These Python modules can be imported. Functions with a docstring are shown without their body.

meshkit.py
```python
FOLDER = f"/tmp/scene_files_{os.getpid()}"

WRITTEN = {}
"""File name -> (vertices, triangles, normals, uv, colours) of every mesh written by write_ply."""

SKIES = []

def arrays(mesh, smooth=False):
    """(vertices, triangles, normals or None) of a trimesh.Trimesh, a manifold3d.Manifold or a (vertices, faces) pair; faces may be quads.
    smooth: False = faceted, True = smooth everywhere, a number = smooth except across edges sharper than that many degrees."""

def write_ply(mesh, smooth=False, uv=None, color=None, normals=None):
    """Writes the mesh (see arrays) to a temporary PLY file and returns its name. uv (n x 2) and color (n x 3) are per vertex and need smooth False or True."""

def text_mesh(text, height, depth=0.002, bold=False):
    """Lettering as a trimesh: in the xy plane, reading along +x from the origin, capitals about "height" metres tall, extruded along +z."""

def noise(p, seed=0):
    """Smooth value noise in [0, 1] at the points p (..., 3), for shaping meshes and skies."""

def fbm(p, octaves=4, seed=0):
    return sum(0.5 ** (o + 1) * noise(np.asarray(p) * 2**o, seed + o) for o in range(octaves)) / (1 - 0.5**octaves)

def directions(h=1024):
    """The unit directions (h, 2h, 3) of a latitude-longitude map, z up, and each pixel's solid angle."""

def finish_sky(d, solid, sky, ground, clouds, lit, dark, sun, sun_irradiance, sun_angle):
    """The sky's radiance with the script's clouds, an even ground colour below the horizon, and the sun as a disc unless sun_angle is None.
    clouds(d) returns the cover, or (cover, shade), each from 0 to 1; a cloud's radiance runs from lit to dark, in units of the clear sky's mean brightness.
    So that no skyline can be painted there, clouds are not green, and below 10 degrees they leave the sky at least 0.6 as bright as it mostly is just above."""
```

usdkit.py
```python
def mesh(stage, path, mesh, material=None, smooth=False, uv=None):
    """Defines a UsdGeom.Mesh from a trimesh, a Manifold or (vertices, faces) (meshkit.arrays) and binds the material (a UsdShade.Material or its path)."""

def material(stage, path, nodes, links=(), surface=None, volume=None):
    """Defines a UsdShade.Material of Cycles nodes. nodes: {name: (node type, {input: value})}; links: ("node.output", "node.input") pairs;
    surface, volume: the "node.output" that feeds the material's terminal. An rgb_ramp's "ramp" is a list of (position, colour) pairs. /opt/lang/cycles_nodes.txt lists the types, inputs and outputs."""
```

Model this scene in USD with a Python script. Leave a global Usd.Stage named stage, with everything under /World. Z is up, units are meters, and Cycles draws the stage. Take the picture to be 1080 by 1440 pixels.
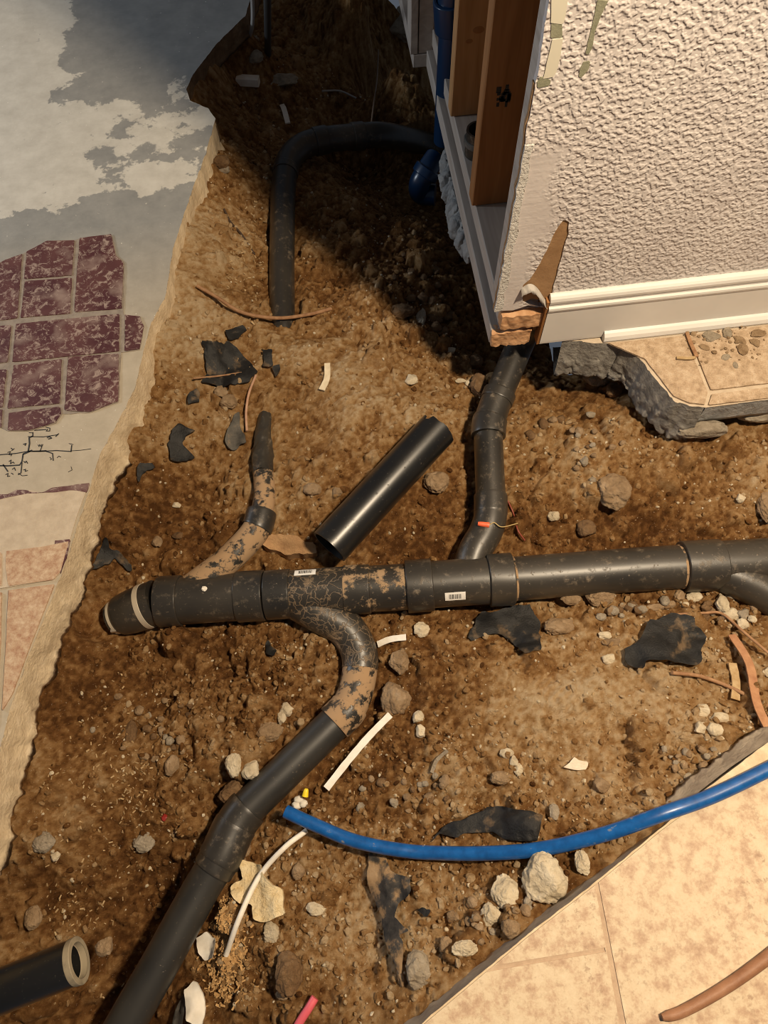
import math, random, numpy as np, trimesh, usdkit
from meshkit import noise, fbm
from shapely.geometry import Polygon, Point, LineString, MultiPolygon
from shapely import affinity
from scipy.interpolate import RBFInterpolator
from scipy.ndimage import map_coordinates, gaussian_filter
import shapely
from pxr import Usd, UsdGeom, UsdLux, UsdShade, Gf, Sdf
rng = np.random.default_rng(7)
stage = Usd.Stage.CreateInMemory()
UsdGeom.SetStageUpAxis(stage, 'Z'); UsdGeom.SetStageMetersPerUnit(stage, 1.0)
W = UsdGeom.Xform.Define(stage, '/World'); stage.SetDefaultPrim(W.GetPrim())
UsdGeom.Scope.Define(stage, '/World/Looks')
# ---------------------------------------------------------------- camera, light
FPX, PIT, ROL, YAW, CH = 1027.5, 0.43474, -0.051, -0.07572, 1.3
def _rx(a): c, s = math.cos(a), math.sin(a); return np.array([[1,0,0],[0,c,-s],[0,s,c]])
def _rz(a): c, s = math.cos(a), math.sin(a); return np.array([[c,-s,0],[s,c,0],[0,0,1]])
RM = _rz(YAW) @ _rx(PIT) @ _rz(ROL); CE = np.array([0, 0, CH])
cam = UsdGeom.Camera.Define(stage, '/World/camera')
m4 = np.eye(4); m4[:3,:3] = RM.T; m4[3,:3] = CE
cam.AddTransformOp().Set(Gf.Matrix4d(m4.tolist()))
cam.CreateHorizontalApertureAttr(36.0); cam.CreateVerticalApertureAttr(48.0)
cam.CreateFocalLengthAttr(36.0*FPX/1080); cam.CreateClippingRangeAttr(Gf.Vec2f(0.02, 100)); cam.CreateExposureAttr(0.0)
dome = UsdLux.DomeLight.Define(stage, '/World/dome'); dome.CreateIntensityAttr(0.03); dome.CreateColorAttr(Gf.Vec3f(0.80, 0.92, 1.12))
def lamp(n, pos, r, inten, col):
    l = UsdLux.SphereLight.Define(stage, '/World/'+n); l.CreateRadiusAttr(r); l.CreateIntensityAttr(inten); l.CreateColorAttr(Gf.Vec3f(*col))
    l.AddTranslateOp().Set(Gf.Vec3d(*pos)); return l
lamp('ceiling_lamp', (0.93, 0.16, 2.30), 0.085, 1270.0, (1.0, 0.80, 0.56))
lamp('side_lamp', (-2.5, 1.7, 0.85), 0.16, 88.0, (0.90, 0.98, 1.08))
# ---------------------------------------------------------------- helpers
def P(x, y, z=0.0):
    d = RM @ np.array([(x-540)/FPX, -(y-720)/FPX, -1.0]); return CE + d*((z-CH)/d[2])
def PY(x, y, Y):
    d = RM @ np.array([(x-540)/FPX, -(y-720)/FPX, -1.0]); return CE + d*(Y/d[1])
def depth(p): return float(-(RM.T @ (np.asarray(p)-CE))[2])
def mpp(p): return depth(p)/FPX            # metres per pixel at a point
used = {}
def numbered(path):
    k = used.get(path, 0); used[path] = k+1
    return path if k == 0 else f'{path}_{k:03d}'
def tagp(p, label=None, cat=None, group=None, kind=None):
    for k, v in (('label', label), ('category', cat), ('group', group), ('kind', kind)):
        if v: p.SetCustomDataByKey(k, v)
    return p
BASE = {}
def thing(name, label=None, cat=None, base=(0,0,0), group=None, kind=None):
    path = numbered('/World/'+name); x = UsdGeom.Xform.Define(stage, path)
    x.AddTranslateOp().Set(Gf.Vec3d(*map(float, base))); BASE[path] = np.asarray(base, float)
    tagp(x.GetPrim(), label, cat, group, kind); return path
def part(parent, name, mesh, mt, label=None, smooth=False, kind=None, attrs=None):
    path = numbered(f'{parent}/{name}'); top = '/'.join(parent.split('/')[:3])
    v, f = (mesh.vertices, mesh.faces) if hasattr(mesh, 'vertices') else mesh
    g = usdkit.mesh(stage, path, (np.asarray(v, float)-BASE[top], f), mt, smooth=smooth)
    if attrs: setattrs(g, attrs)
    tagp(g.GetPrim(), label, None, None, kind); return path
def setattrs(g, attrs):
    for k, a in attrs.items():
        UsdGeom.PrimvarsAPI(g).CreatePrimvar(k, Sdf.ValueTypeNames.FloatArray, 'vertex').Set(np.asarray(a, np.float32).tolist())
def single(name, mesh, mt, label, cat=None, group=None, kind=None, smooth=False, attrs=None):
    path = numbered('/World/'+name)
    v, f = (mesh.vertices, mesh.faces) if hasattr(mesh, 'vertices') else mesh
    v = np.asarray(v, float); b = np.array([*(v.min(0)+v.max(0))[:2]/2, v[:,2].min()])
    g = usdkit.mesh(stage, path, (v-b, f), mt, smooth=smooth); g.AddTranslateOp().Set(Gf.Vec3d(*map(float, b)))
    if attrs: setattrs(g, attrs)
    tagp(g.GetPrim(), label, cat, group, kind); return path
def cat_(*ms): return trimesh.util.concatenate([m if isinstance(m, trimesh.Trimesh) else trimesh.Trimesh(*m, process=False) for m in ms])
def box(x0, x1, y0, y1, z0, z1):
    b = trimesh.creation.box([x1-x0, y1-y0, z1-z0]); b.apply_translation([(x0+x1)/2, (y0+y1)/2, (z0+z1)/2]); return b
def spline(pts, n=60):
    pts = np.asarray(pts, float)
    if len(pts) == 2: return np.linspace(pts[0], pts[1], n)
    P4 = np.vstack([2*pts[0]-pts[1], pts, 2*pts[-1]-pts[-2]]); out = []
    k = max(2, n//(len(pts)-1))
    for i in range(1, len(P4)-2):
        t = np.linspace(0, 1, k, endpoint=False)[:,None]; a, b, c, d = P4[i-1], P4[i], P4[i+1], P4[i+2]
        out.append(.5*(2*b+(c-a)*t+(2*a-5*b+4*c-d)*t**2+(3*b-a-3*c+d)*t**3))
    return np.vstack([*out, pts[-1:]])
def sweep(path, r, n=28, caps=True, inner=None):
    """A tube along path with a radius at every point; inner: wall thickness, makes it hollow and open."""
    path = np.asarray(path, float); N = len(path); r = np.broadcast_to(r, (N,)).astype(float)
    t = np.gradient(path, axis=0); t /= np.linalg.norm(t, axis=1, keepdims=True)+1e-12
    u = np.cross(t[0], [0,0,1.0]); u = u if np.linalg.norm(u) > .1 else np.cross(t[0], [0,1.0,0]); us = []
    for i in range(N):
        u = u-t[i]*(u@t[i]); u /= np.linalg.norm(u); us.append(u)
    us = np.array(us); w = np.cross(t, us); a = np.linspace(0, 2*np.pi, n, endpoint=False)
    ring = lambda rr: path[:,None]+rr[:,None,None]*(np.cos(a)[None,:,None]*us[:,None]+np.sin(a)[None,:,None]*w[:,None])
    def quads(o, N):
        i, j = np.meshgrid(np.arange(N-1), np.arange(n), indexing='ij'); j2 = (j+1) % n
        A, B, C, D = i*n+j, i*n+j2, (i+1)*n+j2, (i+1)*n+j
        return np.vstack([np.stack([A, B, C], -1).reshape(-1,3), np.stack([A, C, D], -1).reshape(-1,3)])+o
    v = ring(r).reshape(-1,3); f = [quads(0, N)]
    if inner:
        v2 = ring(r-inner).reshape(-1,3); f.append(quads(len(v), N)[:,::-1]); o = len(v); v = np.vstack([v, v2])
        j = np.arange(n); j2 = (j+1) % n
        for base, flip in ((0, 1), ((N-1)*n, 0)):
            A, B, C, D = base+j, base+j2, o+base+j2, o+base+j
            q = np.vstack([np.stack([A, B, C], -1), np.stack([A, C, D], -1)]); f.append(q[:,::-1] if flip else q)
    elif caps:
        o = len(v); v = np.vstack([v, path[:1], path[-1:]]); j = np.arange(n); j2 = (j+1) % n
        f.append(np.stack([j2, j, np.full(n, o)], -1)); f.append(np.stack([(N-1)*n+j, (N-1)*n+j2, np.full(n, o+1)], -1))
    return trimesh.Trimesh(v, np.vstack(f)[:, ::-1] if False else np.vstack(f), process=False)
def sleeve(p0, p1, r, rin=None, b=.003, n=40):
    """A fitting's socket: a short cylinder with softened rims."""
    p0, p1 = np.asarray(p0, float), np.asarray(p1, float); L = np.linalg.norm(p1-p0); d = (p1-p0)/L; rin = rin or r*.8
    s = np.array([0, 0, b*.4, b, L-b, L-b*.4, L, L]); rr = np.array([rin, r-b, r-b*.3, r, r, r-b*.3, r-b, rin])
    u = np.cross(d, [0,0,1.0] if abs(d[2]) < .9 else [0,1.0,0]); u /= np.linalg.norm(u); w = np.cross(d, u); a = np.linspace(0, 2*np.pi, n, endpoint=False)
    v = (p0+d*s[:,None])[:,None]+rr[:,None,None]*(np.cos(a)[:,None]*u+np.sin(a)[:,None]*w)[None]; N = 8
    i, j = np.meshgrid(np.arange(N-1), np.arange(n), indexing='ij'); j2 = (j+1) % n; A, B, C, D = i*n+j, i*n+j2, (i+1)*n+j2, (i+1)*n+j
    return trimesh.Trimesh(v.reshape(-1,3), np.vstack([np.stack([A, B, C], -1).reshape(-1,3), np.stack([A, C, D], -1).reshape(-1,3)]), process=False)
def extrude(poly, z0, z1):
    ms = []
    for g in getattr(poly, 'geoms', [poly]):
        if g.area > 1e-9:
            e = trimesh.creation.extrude_polygon(g, z1-z0, engine='earcut'); e.apply_translation([0, 0, z0]); ms.append(e)
    return cat_(*ms)
def ragged(pts, amp=.004, step=.008, seed=0, closed=True):
    ls = LineString(np.vstack([pts, pts[:1]]) if closed else pts); s = np.arange(0, ls.length, step)
    q = np.array([ls.interpolate(x).coords[0] for x in s]); q3 = np.c_[q, np.zeros(len(q))]
    return q+np.c_[fbm(q3*60, 3, seed)-.5, fbm(q3*60+9, 3, seed+5)-.5]*2*amp
def smoothstep(a, b, x): t = np.clip((x-a)/(b-a), 0, 1); return t*t*(3-2*t)
# ---------------------------------------------------------------- materials
def M(name, nodes, links, surface='p.BSDF'): return usdkit.material(stage, '/World/Looks/'+name, nodes, links, surface=surface)
def mottled(name, ramp, scale=20, detail=6, rough=.85, bump=.3, bscale=200, bdist=.003, spec=.3, nrough=.6, isl=0):
    """Colour from noise through a ramp, and a fine bump."""
    nodes = {'g': ('geometry', {}), 'n': ('noise_texture', {'scale': scale, 'detail': detail, 'roughness': nrough}), 'r': ('rgb_ramp', {'ramp': ramp}),
             'b': ('noise_texture', {'scale': bscale, 'detail': 5, 'roughness': .65}), 'bp': ('bump', {'strength': bump, 'distance': bdist}),
             'p': ('principled_bsdf', {'roughness': rough, 'specular_ior_level': spec})}
    links = [('g.position', 'n.vector'), ('n.fac', 'r.fac'), ('g.position', 'b.vector'), ('b.fac', 'bp.height'), ('bp.normal', 'p.normal')]
    if isl:
        nodes |= {'ri': ('map_range', {'from_min': 0, 'from_max': 1, 'to_min': 1-isl, 'to_max': 1+isl}), 'oi': ('object_info', {}), 'mi': ('vector_math', {'math_type': 'scale'})}
        links += [('g.random_per_island', 'ri.value'), ('r.color', 'mi.vector1'), ('ri.result', 'mi.scale'), ('mi.vector', 'p.base_color')]
    else: links.append(('r.color', 'p.base_color'))
    return M(name, nodes, links)
def plain(name, col, rough=.5, spec=.5, metal=0, **k): return M(name, {'p': ('principled_bsdf', {'base_color': col, 'roughness': rough, 'specular_ior_level': spec, 'metallic': metal, **k})}, [])
def abs_pipe(name, lo, hi, dust=(.30,.20,.11), rough=.38, caked=0, scale=14, film0=(.014,.013,.012), film1=(.042,.036,.028)):
    """Black plastic with dust and smears of dried mud; caked adds the web of a dried splash."""
    nodes = {'g': ('geometry', {}), 'n': ('noise_texture', {'scale': scale, 'detail': 9, 'roughness': .68}), 'r': ('map_range', {'from_min': lo, 'from_max': hi, 'clamp': True, 'range_type': 'smoothstep'}),
             'n2': ('noise_texture', {'scale': 190, 'detail': 3}), 'r2': ('map_range', {'from_min': .66, 'from_max': .78, 'to_max': .45, 'clamp': True}),
             'ad': ('math', {'math_type': 'maximum'}), 'film': ('noise_texture', {'scale': 6, 'detail': 4}), 'fr': ('rgb_ramp', {'ramp': [(.3, film0), (.7, film1)]}),
             'mx': ('mix', {'color2': dust}), 'rr': ('map_range', {'to_min': rough, 'to_max': .9}), 'bp': ('bump', {'strength': .5, 'distance': .0012}),
             'p': ('principled_bsdf', {'specular_ior_level': .5})}
    links = [('g.position', 'n.vector'), ('n.fac', 'r.value'), ('g.position', 'n2.vector'), ('n2.fac', 'r2.value'), ('r.result', 'ad.value1'), ('r2.result', 'ad.value2'),
             ('g.position', 'film.vector'), ('film.fac', 'fr.fac'), ('fr.color', 'mx.color1'), ('mx.color', 'p.base_color'), ('rr.result', 'p.roughness'), ('bp.normal', 'p.normal')]
    last = 'ad.value'
    if caked:
        nodes |= {'v': ('voronoi_texture', {'feature': 'distance_to_edge', 'scale': 45}), 'wv': ('noise_texture', {'scale': 30, 'detail': 3}), 'va': ('vector_math', {'math_type': 'multiply_add', 'vector2': (.06,.06,.06)}),
                  'vr': ('map_range', {'from_min': .0, 'from_max': .07, 'to_min': caked, 'to_max': 0, 'clamp': True}), 'm2': ('math', {'math_type': 'maximum'})}
        links += [('g.position', 'wv.vector'), ('wv.color', 'va.vector1'), ('g.position', 'va.vector3'), ('va.vector', 'v.vector'), ('v.distance', 'vr.value'), ('vr.result', 'm2.value1'), ('ad.value', 'm2.value2')]
        last = 'm2.value'
    links += [(last, 'mx.fac'), (last, 'rr.value'), (last, 'bp.height')]
    return M(name, nodes, links)
ABS = abs_pipe('black_plastic_dusty', .53, .88, scale=44, dust=(.26,.20,.135))
ABS_CLEAN = abs_pipe('black_plastic_clean', .68, .85, rough=.33, dust=(.10,.085,.065), film0=(.004,.004,.004), film1=(.014,.013,.012))
ABS_LOW = abs_pipe('black_plastic_low', .62, .80, rough=.42, dust=(.20,.15,.10), film0=(.012,.012,.012), film1=(.036,.033,.028))
ABS_SAND = abs_pipe('black_plastic_sandy', .49, .58, scale=26)
ABS_MUD = abs_pipe('black_plastic_muddy', .56, .68, caked=.4)
ABS_COAT = abs_pipe('black_plastic_mud_coated', .43, .50, dust=(.31,.20,.108), scale=30)
RUBBER = plain('rubber_black', (.012,.012,.013), .6)
STEEL = plain('clamp_steel', (.42,.38,.32), .42, metal=.8)
STEEL_L = plain('clamp_band', (.50,.44,.34), .55, metal=.35)
FELT = mottled('tar_sheet', [(.35, (.006,.006,.0065)), (.58, (.016,.015,.014)), (.70, (.12,.08,.045))], 26, rough=.55, bump=.5, bscale=260)
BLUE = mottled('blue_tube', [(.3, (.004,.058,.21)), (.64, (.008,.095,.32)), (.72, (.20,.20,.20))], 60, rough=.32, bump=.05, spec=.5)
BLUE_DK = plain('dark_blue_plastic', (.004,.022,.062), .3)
WHITE = mottled('white_plastic', [(.3, (.66,.60,.50)), (.7, (.80,.76,.68))], 40, rough=.6, bump=.1)
PAPERW = plain('label_white', (.72,.70,.66), .6); INK = plain('black_ink', (.02,.02,.02), .8)
SOIL_MIX = None
ROCK = [mottled('stone_tan', [(.3, (.23,.145,.075)), (.55, (.36,.245,.14)), (.8, (.50,.37,.24))], 45, bump=.9, bdist=.006, bscale=160, isl=.25),
        mottled('stone_pale', [(.3, (.42,.34,.225)), (.55, (.60,.51,.365)), (.8, (.74,.66,.51))], 40, bump=.8, bdist=.006, bscale=160, isl=.12),
        mottled('stone_grey', [(.3, (.25,.20,.14)), (.55, (.37,.31,.23)), (.8, (.48,.42,.33))], 45, bump=.9, bdist=.006, bscale=160, isl=.2),
        mottled('stone_brown', [(.3, (.13,.07,.03)), (.55, (.225,.13,.06)), (.8, (.34,.22,.12))], 45, bump=.9, bdist=.006, bscale=160, isl=.3)]
WOODCHIP = mottled('wood_splinter', [(.3, (.45,.29,.13)), (.7, (.62,.46,.26))], 90, rough=.8, isl=.3)
TWIG = mottled('dry_twig', [(.3, (.20,.10,.05)), (.7, (.36,.21,.11))], 60, rough=.8)
# ---------------------------------------------------------------- pipe paths (pixel, axis height) in the world
def path_px(pts): return [P(x, y, z) for x, y, z in pts]
def r_at(x, y, z, w): return w/2*mpp(P(x, y, z))
MAIN = lambda x: P(x, np.interp(x, [155,215,373,480,573,640,700,800,900,985,1080,1300], [868,847,837,830,825,819.5,815.5,808,800.5,795.5,790,772]), np.interp(x, [155,215,1080,1300], [-.19,-.17,-.135,-.13]))
RMAIN = r_at(800, 808, -.15, 62)
UPB = spline(path_px([(655,815,-.165),(668,775,-.15),(683,748,-.145),(690,718,-.14),(688,650,-.135),(687,605,-.13),(694,575,-.125),(716,521,-.11),(733,480,-.09),(747,450,-.03),(752,436,.06)]), 90)
LOWB = spline(path_px([(420,845,-.17),(452,864,-.175),(486,884,-.185),(505,918,-.195),(504,955,-.2),(492,992,-.2),(470,1017,-.2),(400,1086,-.2),(340,1147,-.2),(310,1205,-.2),(280,1255,-.205),(224,1357,-.21),(170,1452,-.215),(120,1545,-.22)]), 140)
LEFTB = spline(path_px([(255,838,-.165),(285,815,-.155),(312,795,-.15),(338,771,-.145),(358,748,-.14),(366,728,-.138),(372,694,-.14),(369,650,-.142),(370,618,-.146),(374,585,-.152)]), 80)
FARB = spline(path_px([(640,215,-.36),(590,200,-.30),(540,190,-.2),(500,192,-.17),(455,197,-.16),(425,206,-.155),(406,226,-.15),(399,262,-.148),(397,333,-.148),(396.5,403,-.15),(398,455,-.157),(399,500,-.18)]), 90)
OFFCUT = path_px([(463,769,-.105),(617,602,-.085)])
STUB = path_px([(-90,1430,-.14),(112,1350,-.125)])
# ---------------------------------------------------------------- terrain
CTRL = """300,235,-.06 290,260,-.055 262,340,-.045 255,400,-.05 225,480,-.055 205,540,-.065 180,640,-.09 275,120,-.035 300,75,-.03 340,30,-.03 320,110,-.10 165,700,-.13 140,800,-.16 115,890,-.17 90,950,-.16 50,1060,-.14 20,1150,-.13 0,1200,-.14 150,400,-.1 0,700,-.15 -50,1000,-.15 100,200,-.15
330,200,-.13 312,150,-.10 335,120,-.15 350,80,-.17 400,130,-.2 380,60,-.2 450,60,-.22 520,60,-.22 480,130,-.27 560,100,-.2 430,160,-.25 530,190,-.55 560,230,-.75 580,200,-.75 500,240,-.42 610,240,-.7 570,175,-.6 600,290,-.38 470,215,-.3 400,-60,-.2 550,-60,-.2
480,290,-.2 430,260,-.2 540,300,-.25 590,300,-.3 620,330,-.22 340,300,-.14 330,400,-.12 300,450,-.1 350,470,-.12 440,350,-.17 500,400,-.15 560,400,-.16 620,420,-.19 660,450,-.22 450,480,-.13 480,560,-.12 560,520,-.14 620,560,-.16
330,560,-.13 280,600,-.13 400,600,-.14 460,660,-.14 250,640,-.14 240,720,-.18 330,700,-.17 420,720,-.16 250,780,-.19 400,770,-.185 520,740,-.16 560,650,-.14 620,680,-.17 600,750,-.18 500,790,-.195 800,760,-.175 900,750,-.165 1000,740,-.15 1080,740,-.14
660,520,-.21 655,640,-.19 640,720,-.19 720,560,-.2 730,640,-.17 740,700,-.175 760,520,-.26 790,520,-.32 830,530,-.22 800,580,-.17 870,570,-.13 800,650,-.14 860,640,-.12 880,700,-.14 950,650,-.115 1000,640,-.11 1060,630,-.11 960,700,-.14 1060,690,-.12
960,520,-.14 1060,500,-.14 860,480,-.25 740,440,-.3 200,900,-.22 170,870,-.23 300,900,-.21 400,890,-.21 560,870,-.2 640,880,-.195 740,860,-.19 850,850,-.17 950,850,-.16 1060,870,-.15
250,960,-.24 330,950,-.21 400,950,-.2 440,960,-.22 150,950,-.21 110,1000,-.18 150,1060,-.2 200,1000,-.24 250,1030,-.21 330,1050,-.2 390,1030,-.22 330,1110,-.25 270,1100,-.21 60,1120,-.15 100,1180,-.19 180,1150,-.23 230,1150,-.22 280,1170,-.26 150,1250,-.26 210,1250,-.31 80,1280,-.24 0,1250,-.18 150,1330,-.3 160,1400,-.34 60,1430,-.27 0,1440,-.24 0,1330,-.22
540,940,-.19 600,960,-.17 560,1030,-.18 520,1000,-.22 480,1060,-.2 440,1090,-.21 620,1060,-.16 690,950,-.155 700,1040,-.14 750,1000,-.135 850,950,-.125 900,1020,-.11 980,1000,-.11 1040,1000,-.1 800,1080,-.13 950,1060,-.09 1050,1020,-.08 880,1120,-.1 700,1120,-.15 600,1130,-.17 500,1120,-.19
400,1170,-.2 450,1200,-.19 360,1210,-.22 330,1300,-.22 300,1400,-.25 280,1330,-.27 400,1320,-.19 380,1430,-.2 495,1230,-.2 512,1270,-.205 490,1300,-.19 528,1320,-.185 565,1240,-.125 580,1300,-.115 555,1340,-.13 545,1370,-.14 640,1220,-.13 620,1330,-.10 690,1290,-.08 760,1235,-.07 860,1180,-.055 560,1420,-.07 650,1365,-.055 735,1295,-.045 830,1218,-.038 920,1152,-.034 600,1420,-.055 480,1400,-.14 450,1550,-.15 200,1600,-.3 800,1380,-.12 1000,1250,-.12 1300,700,-.13 1300,900,-.13 -200,1300,-.2"""
ctrl = np.array([[*P(*map(float, s.split(',')))] for s in CTRL.split()])
X0, X1, Y0, Y1, GS = -.92, 1.25, -.42, 2.75, .0034
gx, gy = np.arange(X0, X1, GS), np.arange(Y0, Y1, GS)
cx, cy = np.arange(X0-.03, X1+.04, .02), np.arange(Y0-.03, Y1+.04, .02)
CX, CY = np.meshgrid(cx, cy, indexing='ij')
coarse = RBFInterpolator(ctrl[:,:2], ctrl[:,2], kernel='thin_plate_spline', smoothing=2e-4)(np.c_[CX.ravel(), CY.ravel()]).reshape(CX.shape)
coarse = np.clip(coarse, -.8, -.028)
GX, GY = np.meshgrid(gx, gy, indexing='ij')
up = lambda a: map_coordinates(a, [(GX-cx[0])/.02, (GY-cy[0])/.02], order=3, mode='nearest')
Z = up(coarse)
def blobs(spec, default):
    """A smooth map on the grid from spots given as pixel, radius in pixels, value."""
    num, den = np.full(GX.shape, default*.35), np.full(GX.shape, .35)
    for x, y, r, v in spec:
        p = P(x, y, -.15); s = r*mpp(p); w = np.exp(-((GX-p[0])**2+(GY-p[1])**2)/(2*s*s)); num += w*v; den += w
    return num/den
CLOD = blobs([(480,550,60,.25),(230,450,50,.2),(270,380,40,.25),(850,980,80,.12),(760,950,60,.15),(150,1030,50,.15),(100,960,40,.2),(130,1130,50,.25),(650,930,60,.35),(610,740,40,.3),(900,750,60,.3),(240,740,60,.4),
              (600,380,60,.9),(640,440,50,1.),(480,340,50,.7),(760,600,40,.6),(870,600,40,.6),(330,950,80,1.),(260,1000,60,.9),(220,1060,50,.8),(900,850,60,1.),(1040,880,50,1.),(640,1230,80,.8),(700,1280,60,.8),(560,1100,60,.8),(480,1100,50,.7),(950,1070,40,1.),(850,1130,50,.8),(380,1330,50,.7),(240,1170,50,.6),(560,700,40,.4),(330,720,50,.6),(1000,650,60,.6)], .55)
TONE = blobs([(230,480,50,.85),(280,360,40,.75),(300,620,40,.6),(480,540,60,.68),(560,540,50,.55),(850,980,80,.72),(750,1000,60,.62),(920,1020,60,.7),(560,1300,60,.75),(340,690,40,.6),(790,640,50,.75),(880,610,40,.6),(1000,660,50,.55),(680,1060,50,.55),(450,640,50,.45),
              (240,740,50,.12),(130,950,50,.15),(200,1230,60,.2),(640,930,60,.22),(600,750,50,.15),(900,745,60,.2),(1000,760,40,.2),(150,1380,60,.12),(330,950,70,.28),(740,740,40,.2),(500,1060,50,.3),(560,230,80,.3),(640,380,60,.3),(780,560,40,.3),(60,1130,40,.45),(260,1060,40,.45),(280,1350,30,.5),(650,1230,50,.5),(480,1380,60,.55),(1040,960,50,.6)], .4)
q = np.stack([GX, GY, np.zeros_like(GX)], -1)
lump = fbm(q*9, 4, 3)-.5; mid = fbm(q*32, 4, 11)-.5; fine = fbm(q*130, 3, 21)-.5
Z += lump*.05+mid*(.010+.026*CLOD)+fine*(.004+.010*CLOD)
ridge = np.abs(fbm(q*14+[3,1,0], 3, 31)-.5); Z -= .012*CLOD*np.exp(-(ridge/.012)**2)          # cracks between lumps
TONE = np.clip(.42+(TONE-.42)*1.5+lump*.45+mid*.4+fine*.8, 0, 1)
def stamp(n, rmin, rmax, seed, flat=.6, power=2.2):
    """Presses clods of earth into the height field."""
    r_ = np.random.default_rng(seed)
    for _ in range(n):
        i, j = r_.integers(0, len(gx)), r_.integers(0, len(gy))
        if r_.random() > CLOD[i, j]**1.5*1.2: continue
        r = rmin+(rmax-rmin)*r_.random()**power; k = int(r*1.4/GS)+1
        a0, a1, b0, b1 = max(i-k, 0), min(i+k+1, len(gx)), max(j-k, 0), min(j+k+1, len(gy))
        dx, dy = GX[a0:a1, b0:b1]-gx[i], GY[a0:a1, b0:b1]-gy[j]; th = r_.random()*3.14; e = .7+.3*r_.random()
        u, v = dx*math.cos(th)+dy*math.sin(th), (dy*math.cos(th)-dx*math.sin(th))/e
        an = np.arctan2(v, u); rr = r*(1+.16*np.sin(3*an+r_.random()*6)+.1*np.sin(5*an+r_.random()*6)); ns = 4+int(r_.integers(3)); sec = 2*math.pi/ns; d = .35*np.hypot(u, v)/rr+.65*np.hypot(u, v)*np.cos((an+th*3) % sec-sec/2)/(rr*math.cos(sec/2)*1.08)
        bump = np.where(d < 1, np.sqrt(np.clip(1-d**3.2, 0, 1)), 0)*r*flat*(.8+.4*r_.random())
        c = Z[i, j]; blk = Z[a0:a1, b0:b1]; new = np.maximum(blk, np.where(d < 1, c-r*.12+bump+(u*.25*(r_.random()-.5)), -9))
        ch = new > blk+1e-5; TONE[a0:a1, b0:b1] = np.where(ch, np.clip(TONE[a0:a1, b0:b1]*.55+.45*r_.random(), 0, 1), TONE[a0:a1, b0:b1]); Z[a0:a1, b0:b1] = new
stamp(2300, .010, .036, 5, .7, 2.6); stamp(4200, .006, .014, 6, .85); stamp(5000, .0038, .006, 8, .9, 1)
def crack(pts, w=.005, d=.014):
    pp = np.array([P(x, y, -.15)[:2] for x, y in pts]); ls = LineString(ragged(pp, .006, .006, int(pts[0][0]), closed=False)); x0, y0, x1, y1 = ls.bounds
    i0, i1, j0, j1 = int((x0-X0)/GS)-5, int((x1-X0)/GS)+6, int((y0-Y0)/GS)-5, int((y1-Y0)/GS)+6; sl = np.s_[i0:i1, j0:j1]
    dist = shapely.distance(shapely.points(GX[sl], GY[sl]), ls); Z[sl] -= d*np.exp(-(dist/w)**2)
for c_ in [[(533,435),(545,480),(548,520),(554,560)], [(300,890),(318,940),(312,985)], [(285,900),(300,915),(318,930)], [(225,960),(205,1005),(170,1020)], [(946,638),(943,668)], [(1005,670),(1050,675)], [(905,735),(908,770)], [(240,545),(300,575),(330,600)], [(250,1010),(262,1060),(240,1100)], [(470,470),(500,480),(512,470)], [(505,470),(500,500)], [(330,905),(345,960),(330,1000)],
           [(765,800),(745,690),(775,650)], [(560,960),(520,990)], [(840,570),(850,640),(870,650)], [(185,1180),(165,1220),(150,1250)], [(440,345),(470,385),(472,400)], [(600,900),(660,935)], [(540,1130),(600,1110),(650,1075)], [(770,1080),(790,1110)]]: crack(c_)
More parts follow.
